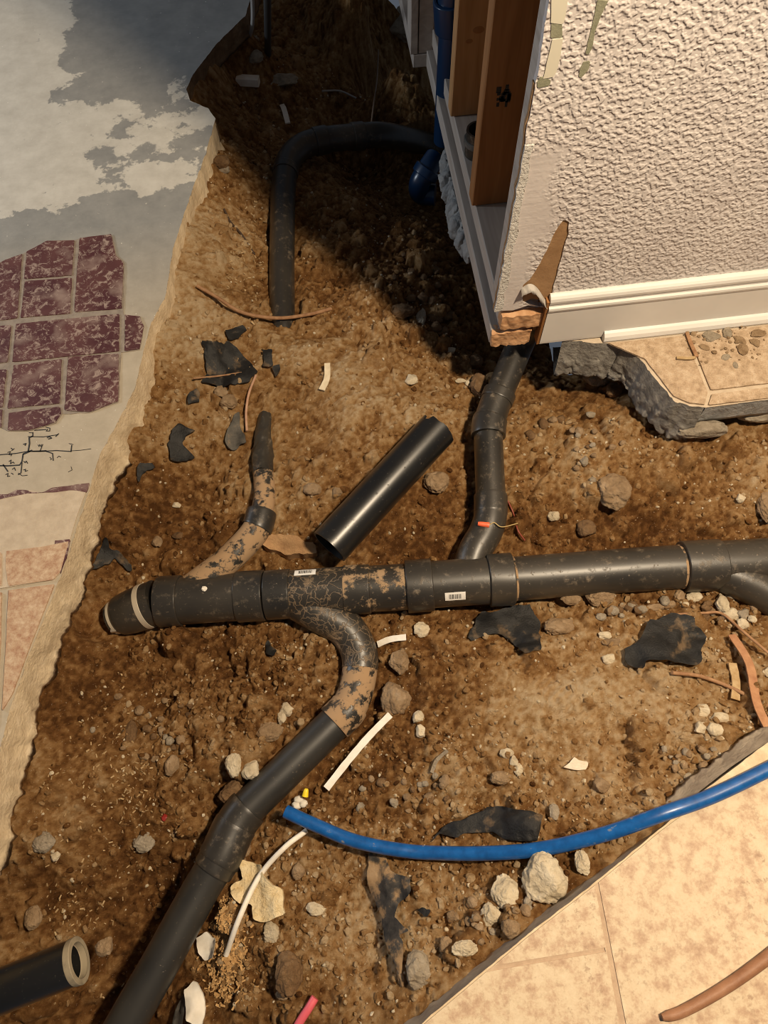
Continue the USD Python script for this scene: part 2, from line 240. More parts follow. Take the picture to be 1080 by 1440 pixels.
tp0, tp1 = P(690,880,-.14)[:2], P(860,1050,-.12)[:2]; td = (tp1-tp0)/np.linalg.norm(tp1-tp0); tu = (GX-tp0[0])*td[0]+(GY-tp0[1])*td[1]; tvv = -(GX-tp0[0])*td[1]+(GY-tp0[1])*td[0]
Z += np.where((tu > 0) & (tu < np.linalg.norm(tp1-tp0)) & (np.abs(tvv) < .022), .0022*np.sin(tu*2*np.pi/.0135)-.001, 0)          # a boot's tread
def groove(path, r, low=.25, edge=1.25):
    """Keeps the earth below a laid pipe's flank."""
    path = np.asarray(path)
    for p in path:
        k = int(r*edge/GS)+2; i, j = int((p[0]-X0)/GS), int((p[1]-Y0)/GS)
        if not (k < i < len(gx)-k-1 and k < j < len(gy)-k-1): continue
        sl = np.s_[i-k:i+k+1, j-k:j+k+1]; d = np.hypot(GX[sl]-p[0], GY[sl]-p[1])
        lim = p[2]-low*r+np.clip((d-r*.95)/(r*.35), 0, 1)**2*r*1.1
        Z[sl] = np.where(d < r*edge, np.minimum(Z[sl], lim), Z[sl])
RUP, RLOW, RLEFT, RFAR = r_at(688,650,-.135,41), r_at(400,1086,-.2,51), r_at(335,775,-.145,38), r_at(398,333,-.15,36)
groove([MAIN(x) for x in np.arange(150, 1100, 6)], RMAIN*1.1); groove(UPB, RUP*1.05); groove(LOWB, RLOW*1.05)
groove(LEFTB[:58], RLEFT, .3); groove(FARB[:72], RFAR, .2); groove(np.linspace(*STUB, 30), r_at(60,1380,-.13,60)*1.05, .6)
groove(np.linspace(OFFCUT[0], OFFCUT[1], 30), r_at(540,690,-.1,57), .93, 1.0)
def gz(x, y): return map_coordinates(Z, [[(x-X0)/GS], [(y-Y0)/GS]], order=1, mode='nearest')[0]
def gzv(x, y): return map_coordinates(Z, [(np.asarray(x)-X0)/GS, (np.asarray(y)-Y0)/GS], order=1, mode='nearest')
def PG(px, py):
    z = -.15
    for _ in range(12):
        p = P(px, py, z); z = .5*z+.5*gz(p[0], p[1])
    return P(px, py, z)
# ---------------------------------------------------------------- the earth
_soiln = {'g': ('geometry', {}), 'a': ('attribute', {'attribute': 'tone'}), 'n': ('noise_texture', {'scale': 70, 'detail': 8, 'roughness': .7}), 'n2': ('noise_texture', {'scale': 9, 'detail': 5}),
    's': ('math', {'math_type': 'multiply_add', 'value2': 1.0, 'value3': -.5}), 's2': ('math', {'math_type': 'multiply_add', 'value2': .3, 'value3': -.15}), 'ad': ('math', {'math_type': 'add'}), 'ad2': ('math', {'math_type': 'add'}),
    'r': ('rgb_ramp', {'ramp': [(0, (.095,.039,.011)), (.25, (.195,.090,.028)), (.5, (.335,.185,.072)), (.75, (.475,.31,.155)), (1, (.59,.44,.27))]}),
    'w': ('noise_texture', {'scale': 260, 'detail': 2}), 'wr': ('map_range', {'from_min': .70, 'from_max': .73, 'to_max': .8, 'clamp': True}), 'mx': ('mix', {'color2': (.58,.48,.34)}),
    'b': ('noise_texture', {'scale': 210, 'detail': 7, 'roughness': .78}), 'bp': ('bump', {'strength': 1.0, 'distance': .009}), 'p': ('principled_bsdf', {'roughness': .95, 'specular_ior_level': .12})}
SOIL = M('earth', _soiln, [('g.position', 'n.vector'), ('g.position', 'n2.vector'), ('n.fac', 's.value1'), ('n2.fac', 's2.value1'), ('a.fac', 'ad.value1'), ('s.value', 'ad.value2'), ('ad.value', 'ad2.value1'), ('s2.value', 'ad2.value2'), ('ad2.value', 'r.fac'),
    ('g.position', 'w.vector'), ('w.fac', 'wr.value'), ('wr.result', 'mx.fac'), ('r.color', 'mx.color1'), ('mx.color', 'p.base_color'), ('g.position', 'b.vector'), ('b.fac', 'bp.height'), ('bp.normal', 'p.normal')])
SLAB_L_TOP = np.array([P(x, y)[:2] for x, y in [(-330,1800),(-45,1230),(17,987),(40,923),(87,807),(125,690),(140,640),(165,595),(190,545),(203,487),(213,453),(233,417),(243,350),(267,277),(290,213),(303,166),(292,152),(268,142),(262,125),(272,104),(303,63),(345,22),(352,0),(372,-60)]])
SLAB_R_TOP = np.array([P(x, y)[:2] for x, y in [(790,478),(847,482),(875,484),(890,496),(904,509),(926,537),(945,562),(967,571),(992,573),(1080,562),(1250,545)]])
SLAB_B_TOP = np.array([P(x, y)[:2] for x, y in [(480,1525),(592,1440),(740,1316),(836,1242),(928,1166),(985,1116),(1080,1044),(1300,880)]])
pl = Polygon(np.vstack([SLAB_L_TOP, [[-1.6,2.9],[-1.6,-.6]]])).buffer(-.07); pb = Polygon(np.vstack([SLAB_B_TOP, [[1.6,-.6],[0,-.6]]])).buffer(-.07)
pr = Polygon(np.vstack([SLAB_R_TOP, [[1.6,2.9],[.46,2.9],[.46,1.0]]])).buffer(-.1)
hide = shapely.contains_xy(pl, GX, GY) | shapely.contains_xy(pb, GX, GY) | shapely.contains_xy(pr, GX, GY)
idx = np.arange(GX.size).reshape(GX.shape); A, B, C, D = idx[:-1,:-1], idx[1:,:-1], idx[1:,1:], idx[:-1,1:]
keep = ~(hide[:-1,:-1] & hide[1:,1:]); fq = np.vstack([np.stack([A, B, C], -1)[keep], np.stack([A, C, D], -1)[keep]])
un, inv = np.unique(fq, return_inverse=True); V = np.stack([GX, GY, Z], -1).reshape(-1,3)[un]
single('ground', (V, inv.reshape(-1,3)), SOIL, 'brown excavated earth in the trench between the broken concrete slabs', kind='structure', smooth=True, attrs={'tone': TONE.ravel()[un]})
# ---------------------------------------------------------------- concrete slabs
ROCK_DIRT = mottled('dirt_caked_concrete', [(.3, (.10,.06,.03)), (.55, (.17,.11,.06)), (.8, (.26,.19,.12))], 40, bump=1.0, bscale=90, bdist=.008)
CONC_EDGE = mottled('concrete_cut_face', [(.3, (.47,.365,.235)), (.55, (.60,.485,.325)), (.75, (.70,.59,.43))], 30, bump=.9, bscale=110, bdist=.004)
CONC_GREY = mottled('concrete_grey_broken', [(.3, (.20,.20,.195)), (.6, (.34,.34,.325)), (.8, (.46,.44,.40))], 26, bump=.9, bscale=90, bdist=.006)
def _floor_mat():
    n = {'g': ('geometry', {}), 'x': ('separate_xyz', {}), 'n': ('noise_texture', {'scale': 8.5, 'detail': 9, 'roughness': .65}), 'n2': ('noise_texture', {'scale': 2.2, 'detail': 3}), 'f': ('noise_texture', {'scale': 16, 'detail': 8, 'roughness': .7}),
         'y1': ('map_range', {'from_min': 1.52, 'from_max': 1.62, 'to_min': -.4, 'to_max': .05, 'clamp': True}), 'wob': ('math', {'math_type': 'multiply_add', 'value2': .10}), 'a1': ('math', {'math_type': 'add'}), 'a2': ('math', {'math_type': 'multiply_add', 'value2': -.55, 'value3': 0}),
         'dx': ('map_range', {'from_min': -.80, 'from_max': -.50, 'to_min': .13, 'to_max': -.045, 'clamp': True}), 'bx': ('map_range', {'from_min': -.72, 'from_max': -.63, 'clamp': True}), 'by': ('map_range', {'from_min': 1.92, 'from_max': 2.06, 'to_max': -.22, 'clamp': True}), 'bm': ('math', {'math_type': 'multiply'}), 'a4': ('math', {'math_type': 'add'}), 'a3': ('math', {'math_type': 'add'}), 'th': ('map_range', {'from_min': .47, 'from_max': .50, 'clamp': True}),  # far-end patch: bare grey concrete, with the shadow band there painted into its tone
         'lo': ('map_range', {'from_min': 1.05, 'from_max': 1.45, 'clamp': True}), 'gr': ('rgb_ramp', {'ramp': [(.3, (.20,.20,.19)), (.7, (.285,.28,.26))]}), 'be': ('rgb_ramp', {'ramp': [(.3, (.34,.29,.215)), (.7, (.44,.38,.29))]}),
         'sk': ('rgb_ramp', {'ramp': [(.3, (.43,.405,.35)), (.65, (.55,.525,.46))]}), 'm1': ('mix', {}), 'm2': ('mix', {}), 'sp': ('noise_texture', {'scale': 130, 'detail': 2}), 'spr': ('map_range', {'from_min': .73, 'from_max': .75, 'clamp': True}), 'm3': ('mix', {'color2': (.68,.64,.56)}),
         'b': ('noise_texture', {'scale': 320, 'detail': 5}), 'bh': ('math', {'math_type': 'multiply_add', 'value2': .8}), 'bp': ('bump', {'strength': .16, 'distance': .0012}), 'p': ('principled_bsdf', {'roughness': .75, 'specular_ior_level': .3})}
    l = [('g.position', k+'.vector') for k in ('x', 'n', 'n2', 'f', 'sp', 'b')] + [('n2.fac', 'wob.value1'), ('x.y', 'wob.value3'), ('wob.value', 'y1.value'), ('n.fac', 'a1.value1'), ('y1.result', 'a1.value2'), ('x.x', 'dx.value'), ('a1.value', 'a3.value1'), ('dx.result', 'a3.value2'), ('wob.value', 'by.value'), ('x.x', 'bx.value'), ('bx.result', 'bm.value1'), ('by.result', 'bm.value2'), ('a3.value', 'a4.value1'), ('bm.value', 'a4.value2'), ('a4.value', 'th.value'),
         ('x.y', 'lo.value'), ('f.fac', 'gr.fac'), ('f.fac', 'be.fac'), ('f.fac', 'sk.fac'), ('lo.result', 'm1.fac'), ('be.color', 'm1.color1'), ('gr.color', 'm1.color2'), ('m1.color', 'm2.color1'), ('sk.color', 'm2.color2'), ('th.result', 'm2.fac'),
         ('sp.fac', 'spr.value'), ('spr.result', 'm3.fac'), ('m2.color', 'm3.color1'), ('m3.color', 'p.base_color'), ('b.fac', 'bh.value1'), ('th.result', 'bh.value3'), ('bh.value', 'bp.height'), ('bp.normal', 'p.normal')]
    return M('scraped_floor', {k: v for k, v in n.items() if k != 'a2'}, l)
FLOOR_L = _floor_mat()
def cut_face(edge, depth, out, amp, seed, rows=9, step=.005, side=1, z0=0, lip=.25, hf=.35):
    """The broken side of a slab below its top edge: a strip of rows pushed in and out."""
    ls = LineString(edge); s = np.arange(0, ls.length, step); q = np.array([ls.interpolate(x).coords[0] for x in s])
    t = np.gradient(gaussian_filter(q, (2, 0)), axis=0); t /= np.linalg.norm(t, axis=1, keepdims=True); nrm = np.c_[t[:,1], -t[:,0]]*side
    v = []
    for k in range(rows):
        u = k/(rows-1); zz = z0-depth*u
        pts = np.c_[q, np.full(len(q), zz)]
        o = out*u+amp*u**1.4*((fbm(pts*np.array([28,28,9]), 4, seed)-.5)*2+hf*(fbm(pts*100, 3, seed+3)-.5)*2)*(1 if k else 0)
        zz2 = zz+(fbm(pts*20, 3, seed+9)-.5)*depth*lip*u
        v.append(np.c_[q+nrm*o[:,None], zz2])
    v.append(np.c_[q-nrm*.06, np.full(len(q), z0-depth*1.05)]); R, n = len(v), len(q); v = np.vstack(v)
    i, j = np.meshgrid(np.arange(R-1), np.arange(n-1), indexing='ij'); A = i*n+j; f = np.vstack([np.stack([A, A+n, A+n+1], -1).reshape(-1,3), np.stack([A, A+n+1, A+1], -1).reshape(-1,3)])
    return trimesh.Trimesh(v, f if side > 0 else f[:,::-1], process=False)
def topplate(outline, z=0.0, d=.003):
    return extrude(Polygon(outline).buffer(0), z-d, z)
fl = thing('floor', 'scraped grey concrete slab left of the trench with remnants of red tile', kind='structure')
eL = ragged(SLAB_L_TOP, .0018, .006, 1, closed=False)
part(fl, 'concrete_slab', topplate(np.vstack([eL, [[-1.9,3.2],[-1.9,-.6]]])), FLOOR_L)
kN = int(np.argmin(np.hypot(*(eL-P(303,168)[:2]).T)))
part(fl, 'notch_face', cut_face(eL[kN-1:], .06, .002, .006, 4), ROCK_DIRT, 'dirt-caked broken notch in the far end of the slab', smooth=True)
part(fl, 'cut_face', cut_face(eL[:kN+1], .10, .004, .024, 3), CONC_EDGE, 'pale ragged saw-cut concrete side of the slab', smooth=True)
def px_poly(pts, ox, oy, sc, z=0.0): return np.array([P(ox+x/sc, oy+y/sc, z)[:2] for x, y in pts])
VINYL = M('red_vinyl', {'g': ('geometry', {}), 'n': ('noise_texture', {'scale': 58, 'detail': 7, 'roughness': .78, 'distortion': .8}), 'r': ('map_range', {'from_min': .51, 'from_max': .60, 'to_max': .75, 'clamp': True}), 'n2': ('noise_texture', {'scale': 9, 'detail': 3}), 'r2': ('rgb_ramp', {'ramp': [(.35, (.062,.017,.019)), (.65, (.105,.040,.036))]}),
    'n3': ('noise_texture', {'scale': 14, 'detail': 6}), 'r3': ('map_range', {'from_min': .55, 'from_max': .72, 'to_max': .55, 'clamp': True}), 'ma': ('math', {'math_type': 'maximum'}), 'mx': ('mix', {'color2': (.38,.29,.24)}), 'p': ('principled_bsdf', {'roughness': .6, 'specular_ior_level': .4})},
    [('g.position', 'n.vector'), ('g.position', 'n2.vector'), ('g.position', 'n3.vector'), ('n3.fac', 'r3.value'), ('n.fac', 'r.value'), ('r.result', 'ma.value1'), ('r3.result', 'ma.value2'), ('ma.value', 'mx.fac'), ('n2.fac', 'r2.fac'), ('r2.color', 'mx.color1'), ('mx.color', 'p.base_color')])
GROUT = mottled('grey_grout', [(.3, (.20,.165,.135)), (.7, (.31,.26,.21))], 60, bump=.3)
part(fl, 'grout_bed', extrude(Polygon(ragged(px_poly([(-400,175),(-100,165),(0,150),(25,138),(95,113),(200,58),(318,54),(338,46),(472,30),(494,120),(525,150),(522,370),(592,376),(609,420),(592,517),(512,528),(503,737),(380,782),(265,788),(237,827),(120,860),(35,860),(0,842),(-100,840),(-400,850)], 0, 320, 3), .0015, .006, 4)), .0002, .0014), GROUT)
for k, t in enumerate([[(-115,168),(0,155),(25,140),(95,115),(75,385),(0,395),(-130,408)], [(-390,180),(-135,170),(-150,410),(-400,435)], [(-400,455),(-152,428),(-165,602),(-410,625)], [(-410,645),(-170,624),(-185,850),(-415,850)], [(115,105),(200,60),(315,58),(305,205),(105,220)], [(338,48),(470,32),(490,120),(522,150),(515,345),(315,360)], [(108,230),(305,215),(298,365),(90,383)],
        [(70,410),(505,368),(503,525),(55,570)], [(530,372),(590,378),(607,420),(590,515),(528,525)], [(-132,432),(0,420),(50,415),(35,570),(-145,598)], [(60,585),(262,558),(255,745),(35,765)], [(290,550),(503,535),(500,735),(380,780),(275,775)],
        [(42,785),(255,758),(262,785),(235,825),(120,858),(35,858)], [(-150,620),(0,605),(30,600),(15,760),(-160,773)], [(-165,788),(0,770),(13,768),(8,845),(-168,850)]]):
    part(fl, 'vinyl_tile', extrude(Polygon(ragged(px_poly(t, 0, 320, 3), .0013, .005, 20+k)).buffer(0), .0005, .0034), VINYL)
# handwritten pipe diagram in marker pen
def ribbon(pts, w, z=.0006): return extrude(LineString(pts).buffer(w/2, cap_style='round'), z-.0005, z)
strokes = [([(-120,445),(0,430),(120,420),(215,404),(300,405),(430,398),(540,405)],5), ([(180,424),(240,398)],10), ([(250,404),(350,400)],7), ([(540,405),(545,360)],6), ([(525,345),(555,352)],3), ([(545,400),(610,396),(690,385)],2.5), ([(215,404),(225,345),(223,300),(245,290)],8),
    ([(215,292),(330,294),(440,278)],4), ([(250,262),(250,292)],5), ([(222,262),(252,264)],3), ([(265,245),(350,238)],5), ([(350,222),(380,228),(378,250),(352,250),(362,236)],4), ([(176,426),(168,480),(150,508),(60,514),(-60,512)],7), ([(168,490),(160,568),(140,580)],5), ([(140,570),(170,590),(208,585)],3), ([(25,505),(60,556)],6),
    ([(305,402),(325,352)],4), ([(345,402),(400,420),(405,472)],5), ([(290,355),(297,368),(302,352),(312,368),(316,352)],3), ([(85,380),(100,392),(90,398),(108,384)],4), ([(60,412),(80,405),(70,430),(90,425),(84,438)],4), ([(70,480),(85,470),(80,498),(100,485),(108,494)],4), ([(180,350),(198,345),(192,358)],6), ([(380,450),(392,462),(384,468)],3), ([(435,452),(448,440),(462,448)],3),
    ([(182,480),(192,490),(200,478),(210,494)],4), ([(180,545),(195,540),(192,556),(210,550)],4), ([(95,540),(110,528),(118,548)],4), ([(45,580),(62,572),(58,595),(75,592)],4), ([(88,570),(100,578)],4), ([(360,300),(378,292),(392,304),(370,310)],6), ([(425,290),(445,270)],5), ([(520,560),(548,545),(540,520)],2)]
part(fl, 'marker_sketch', cat_(*[ribbon(px_poly(s, 0, 560, 5.4), (w*1.25+1.5)/5.4*mpp(P(60,640))) for s, w in strokes]), INK, 'hand-drawn black marker pipe diagram')
TILE_L = mottled('tile_beige_worn', [(.32, (.30,.15,.085)), (.5, (.42,.28,.175)), (.68, (.54,.41,.28))], 85, detail=7, rough=.7, bump=.35, bscale=120, nrough=.72)
THIN = mottled('thinset_beige', [(.3, (.40,.32,.23)), (.7, (.52,.43,.32))], 40, detail=7, rough=.8, bump=.4, bscale=130)
part(fl, 'red_tile_remnant', extrude(Polygon(ragged(px_poly([(-300,800),(0,730),(60,735),(130,700),(210,702),(230,716),(330,722),(400,682),(520,672),(600,655),(684,650),(662,720),(560,700),(400,720),(200,730),(0,770),(-300,840)], 0, 560, 5.4), .0015, .006, 51)).buffer(0), .0004, .003), VINYL)
part(fl, 'red_tile_remnant', extrude(Polygon(ragged(px_poly([(420,330),(545,318),(500,470),(460,580),(455,480),(415,400)], 0, 700, 5.4), .002, .006, 53)).buffer(0), .0004, .0036), VINYL)
thinp = Polygon(px_poly([(-70,700),(0,696),(22,695),(42,690),(60,694),(78,687),(100,690),(122,690),(108,728),(86,806),(75,816),(0,828),(-70,840)], 0, 0, 1))
part(fl, 'thinset_layer', extrude(thinp, .0002, .0024), THIN)
for t in ([(10,776),(60,770),(98,762),(86,805),(76,816),(13,825),(9,800)], [(-60,785),(3,778),(3,824),(-60,836)], [(13,831),(78,822),(60,866),(40,918),(19,975),(4,1000),(10,900)], [(-60,842),(3,833),(2,900),(-4,1016),(-30,1090),(-60,1120)]):
    part(fl, 'floor_tile', extrude(Polygon(ragged(px_poly(t, 0, 0, 1), .0008, .005, 61)).buffer(0), .0003, .0038), TILE_L)
# slab in the lower right, with its big tiles
fb = thing('floor', 'cream tiled floor slab in the lower right of the trench', kind='structure')
eB = ragged(SLAB_B_TOP, .0012, .006, 2, closed=False)
part(fb, 'concrete_slab', topplate(np.vstack([eB, [[1.6,-.75],[-.1,-.75]]]), -.0022), CONC_EDGE)
CONC_TAN = mottled('concrete_tan_cut', [(.3, (.25,.20,.15)), (.6, (.36,.30,.225)), (.8, (.46,.39,.30))], 30, bump=.7, bscale=110, bdist=.005)
part(fb, 'cut_face', cut_face(eB, .10, .004, .004, 5, side=-1, z0=-.002), CONC_TAN, smooth=True)
TILE_B = M('tile_cream', {'g': ('geometry', {}), 'n': ('noise_texture', {'scale': 34, 'detail': 8, 'roughness': .72}), 'r': ('rgb_ramp', {'ramp': [(.30, (.30,.19,.12)), (.42, (.42,.295,.195)), (.52, (.51,.405,.275)), (.7, (.575,.475,.335))]}), 'n2': ('noise_texture', {'scale': 75, 'detail': 6, 'roughness': .7}), 'r2': ('map_range', {'from_min': .55, 'from_max': .64, 'to_max': .75, 'clamp': True}), 'mx': ('mix', {'color2': (.27,.175,.11)}),
    'n3': ('noise_texture', {'scale': 5, 'detail': 4}), 'r3': ('map_range', {'from_min': .35, 'from_max': .65, 'clamp': True}), 'mf': ('math', {'math_type': 'multiply'}), 'b': ('noise_texture', {'scale': 150, 'detail': 5}), 'bp': ('bump', {'strength': .3, 'distance': .002}), 'p': ('principled_bsdf', {'roughness': .6, 'specular_ior_level': .35})},
    [('g.position', 'n.vector'), ('g.position', 'n2.vector'), ('g.position', 'n3.vector'), ('n3.fac', 'r3.value'), ('n2.fac', 'r2.value'), ('r2.result', 'mf.value1'), ('r3.result', 'mf.value2'), ('mf.value', 'mx.fac'), ('n.fac', 'r.fac'), ('r.color', 'mx.color1'), ('mx.color', 'p.base_color'), ('g.position', 'b.vector'), ('b.fac', 'bp.height'), ('bp.normal', 'p.normal')])
tb = Polygon(np.vstack([np.array([P(x, y)[:2] for x, y in [(480,1525),(594,1442),(742,1318),(838,1244),(930,1168),(965,1142),(1010,1122),(1080,1076),(1300,930)]]), [[1.6,-.75],[-.1,-.75]]]))
gB = px_poly([(255,590),(274,590),(318,815),(440,1440),(950,4000),(920,4000),(410,1440),(300,815)], 740, 980, 3.13); gH = px_poly([(-400,1225),(0,1158),(345,1103),(350,1122),(0,1180),(-400,1250)], 740, 980, 3.13)
rest = tb.difference(Polygon(gB)).difference(Polygon(gH))
part(fb, 'grout_bed', extrude(tb, -.003, -.0012), mottled('grout_tan', [(.3, (.36,.25,.17)), (.7, (.48,.36,.25))], 50, bump=.3))
for g in getattr(rest, 'geoms', [rest]): part(fb, 'floor_tile', extrude(g, -.002, .0006), TILE_B)
ledge = cut_face(np.array([P(x, y)[:2] for x, y in [(958,1150),(985,1113),(1030,1078),(1080,1044),(1180,970)]]), .05, .02, .014, 71, side=-1, z0=-.006)
part(fb, 'broken_ledge', ledge, CONC_TAN, smooth=True)
# slab under the wall on the right
fr_ = thing('floor', 'broken concrete slab with dusty tile bed below the baseboard', kind='structure')
br_i = 6
eR1 = ragged(SLAB_R_TOP[:9], .006, .006, 6, closed=False); eR2 = ragged(SLAB_R_TOP[8:], .001, .01, 7, closed=False)
part(fr_, 'concrete_slab', topplate(np.vstack([eR1, eR2, [[1.6,3.0],[.46,3.0],[.46,1.0]]])), THIN)
part(fr_, 'broken_face', cut_face(eR1, .095, .02, .018, 8, side=1, step=.003, rows=22, hf=.5, lip=.5), mottled('concrete_dark_break', [(.3, (.11,.10,.088)), (.6, (.22,.205,.18)), (.8, (.36,.335,.285))], 45, bump=.9, bscale=90, bdist=.006), 'dark jagged broken side of the slab', smooth=True)
part(fr_, 'cut_face', cut_face(eR2, .06, .0, .002, 9, side=1), CONC_GREY, smooth=True)
TBED = mottled('tile_bed_dusty', [(.32, (.30,.21,.13)), (.5, (.44,.32,.21)), (.7, (.58,.46,.33))], 60, detail=9, rough=.88, bump=1.0, bscale=90, bdist=.008, nrough=.7)
for t in ([(855,484),(962,474),(994,552),(990,570),(968,568),(946,558),(928,534),(906,506)], [(968,473),(1080,459),(1200,445),(1200,520),(1080,540),(999,550)], [(1000,556),(1080,546),(1200,530),(1200,552),(1080,561),(995,571)]):
    part(fr_, 'floor_tile', extrude(Polygon(ragged(px_poly(t, 0, 0, 1), .001, .006, 81)).buffer(0), .0002, .0045), TBED)
# ---------------------------------------------------------------- rocks
PIPES = np.vstack([[MAIN(x) for x in np.arange(150, 1250, 8)], UPB, LOWB, LEFTB, FARB, np.linspace(OFFCUT[0], OFFCUT[1], 20), np.linspace(STUB[0], STUB[1], 20)])
from scipy.spatial import cKDTree
PT = cKDTree(PIPES[:,:2])
def rock(size, seed, sub=3, ang=.5):
    """A broken stone: a noisy ball cut by flat planes."""
    r_ = np.random.default_rng(seed); m = trimesh.creation.icosphere(sub); v = m.vertices.copy()
    for _ in range(9):
        n = r_.normal(size=3); n /= np.linalg.norm(n); d = .62+.3*r_.random(); h = v@n; over = h > d; v[over] -= np.outer((h[over]-d)*(.55+.45*ang), n)
    v *= (1+.45*(fbm(v*1.6+seed, 3, seed)-.5)+.30*(fbm(v*5+seed, 3, seed+1)-.5))[:,None]
    v -= (v.max(0)+v.min(0))/2; v /= (v.max(0)-v.min(0))/2
    return trimesh.Trimesh(v*np.asarray(size)/2, m.faces, process=False)
def put_rock(name, px, py, w, h, mt, label, group=None, cat='stone', seed=0, on=None, sink=.17, ang=.5, flat=.7, rot=None, sub=3, parent=None):
    p = PG(px, py) if on is None else P(px, py, on)
    if on is None:
        dq, iq = PT.query(p[:2])
        if dq < .060: p = P(px, py, max(PIPES[iq][2]-.012, p[2])); sink = .42          # leans on the pipe's flank
    s = mpp(p); q0 = np.random.default_rng(seed+int(px*7+py))
    sx, sy = w*s, h*s; sz = min(sx, sy)*flat
    m = rock((sx, sy, sz), seed+int(px*3+py*5), sub, ang); a = rot if rot is not None else YAW
    m.apply_transform(trimesh.transformations.rotation_matrix(a, [0,0,1])); m.apply_translation([p[0], p[1], p[2]+sz*(.5-sink)])
    return single(name, m, mt, label, cat, group, smooth=35)
ledge_m = None
put_rock('concrete_chunk', 985, 607, 78, 24, ROCK[2], 'pale jagged concrete lump jutting out under the broken slab corner', cat='concrete chunk', on=-.085, sink=.3, flat=1.2)
put_rock('concrete_chunk', 1066, 584, 60, 26, ROCK[2], 'pale concrete lump under the slab edge at the right frame side', cat='concrete chunk', on=-.085, sink=.3, flat=1.2)
# ---------------------------------------------------------------- wall with open framing
YW = .970
def wood(name, c0, c1, scale=(40,40,3), rough=.7):
    return M(name, {'g': ('geometry', {}), 'mp': ('mapping', {'scale': scale}), 'n': ('noise_texture', {'scale': 1.0, 'detail': 6, 'roughness': .6, 'distortion': 1.2}), 'r': ('rgb_ramp', {'ramp': [(.3, c0), (.7, c1)]}), 'bp': ('bump', {'strength': .15, 'distance': .002}), 'p': ('principled_bsdf', {'roughness': rough, 'specular_ior_level': .3})},
        [('g.position', 'mp.vector'), ('mp.vector', 'n.vector'), ('n.fac', 'r.fac'), ('r.color', 'p.base_color'), ('n.fac', 'bp.height'), ('bp.normal', 'p.normal')])
PINE = wood('stud_pine', (.30,.15,.055), (.44,.25,.11)); PINE_D = wood('stud_pine_dark', (.22,.095,.03), (.32,.15,.055)); PLATE = wood('plate_pine_grey', (.30,.26,.22), (.44,.39,.34), (30,3,40)); ENDG = wood('cut_wood', (.36,.17,.07), (.58,.36,.20), (25,20,160))
def _wall_mat():
    return M('textured_wall_paint', {'g': ('geometry', {}), 'x': ('separate_xyz', {}), 'mp': ('mapping', {'scale': (1,.01,1)}), 'n': ('noise_texture', {'scale': 118, 'detail': 1.0, 'roughness': .4, 'distortion': .15}), 'nr': ('map_range', {'from_min': .36, 'from_max': .66, 'clamp': True, 'range_type': 'smoothstep'}),
        'w': ('noise_texture', {'scale': 12, 'detail': 3}), 'wx': ('math', {'math_type': 'multiply_add', 'value2': .10}), 'mx': ('map_range', {'from_min': .425, 'from_max': .455, 'to_min': .08, 'clamp': True}), 'zz': ('map_range', {'from_min': .47, 'from_max': .50, 'clamp': True}), 'mm': ('math', {'math_type': 'maximum'}), 'ht': ('math', {'math_type': 'multiply'}),
        'tm': ('mapping', {'scale': (6,.01,70), 'rotation': (0,.25,0)}), 'tn': ('noise_texture', {'scale': 1, 'detail': 3}), 'ad': ('math', {'math_type': 'multiply_add', 'value2': .35}), 'bp': ('bump', {'strength': .65, 'distance': .0028}), 'c': ('rgb_ramp', {'ramp': [(.3, (.555,.505,.475)), (.7, (.615,.565,.53))]}), 'p': ('principled_bsdf', {'roughness': .55, 'specular_ior_level': .35})},
        [('g.position', 'x.vector'), ('g.position', 'mp.vector'), ('mp.vector', 'n.vector'), ('g.position', 'w.vector'), ('n.fac', 'nr.value'), ('w.fac', 'wx.value1'), ('x.x', 'wx.value3'), ('wx.value', 'mx.value'), ('x.z', 'zz.value'), ('mx.result', 'mm.value1'), ('zz.result', 'mm.value2'), ('nr.result', 'ht.value1'), ('mm.value', 'ht.value2'), ('g.position', 'tm.vector'), ('tm.vector', 'tn.vector'), ('tn.fac', 'ad.value1'), ('ht.value', 'ad.value3'), ('ad.value', 'bp.height'), ('bp.normal', 'p.normal'), ('w.fac', 'c.fac'), ('c.color', 'p.base_color')])
WALLP = _wall_mat(); GYPS = mottled('gypsum_core', [(.3, (.62,.59,.53)), (.7, (.82,.79,.73))], 80, bump=1.0, bscale=160, bdist=.01)
KRAFT = mottled('brown_kraft_paper', [(.3, (.26,.145,.065)), (.7, (.36,.215,.105))], 30, bump=.3); GREENP = mottled('green_board_paper', [(.3, (.20,.20,.13)), (.7, (.29,.285,.20))], 50); TAPE = plain('joint_tape', (.62,.58,.46), .7)
wl = thing('wall_right', 'pinkish textured drywall wall with a torn corner and open stud framing', base=(.32, YW, 0), kind='structure')
def onwall(pts, ox=0, oy=0, sc=1): return np.array([PY(ox+x/sc, oy+y/sc, YW)[[0,2]] for x, y in pts])
def wallslab(poly, y0, y1):
    e = extrude(poly, 0, y1-y0); v = e.vertices; e = trimesh.Trimesh(np.c_[v[:,0], y0+v[:,2], v[:,1]], e.faces[:,::-1], process=False); e.fix_normals(); return e
le = onwall([(690,433),(696,400),(703,370),(711,330),(720,290),(730,240),(741,170),(752,110),(764,50),(772,0)])
le = np.c_[le[:,0]*.0+.3215+np.array([0,.002,.001,.003,.002,.003,.001,.003,.002,.001]), le[:,1]]
le = np.vstack([le, [.3225,1.2],[.3225,2.4]]); le = ragged(le, .0025, .007, 91, closed=False); le = np.vstack([[le[0,0], .112], le])
hole = Polygon(ragged(onwall([(800,313),(799,328),(795,341),(789,366),(783,385),(778,402),(773,430),(760,432),(736,425),(734,411),(736,401),(747,391),(755,378),(762,367),(770,348),(778,331),(786,318),(793,309)]), .0022, .005, 92))
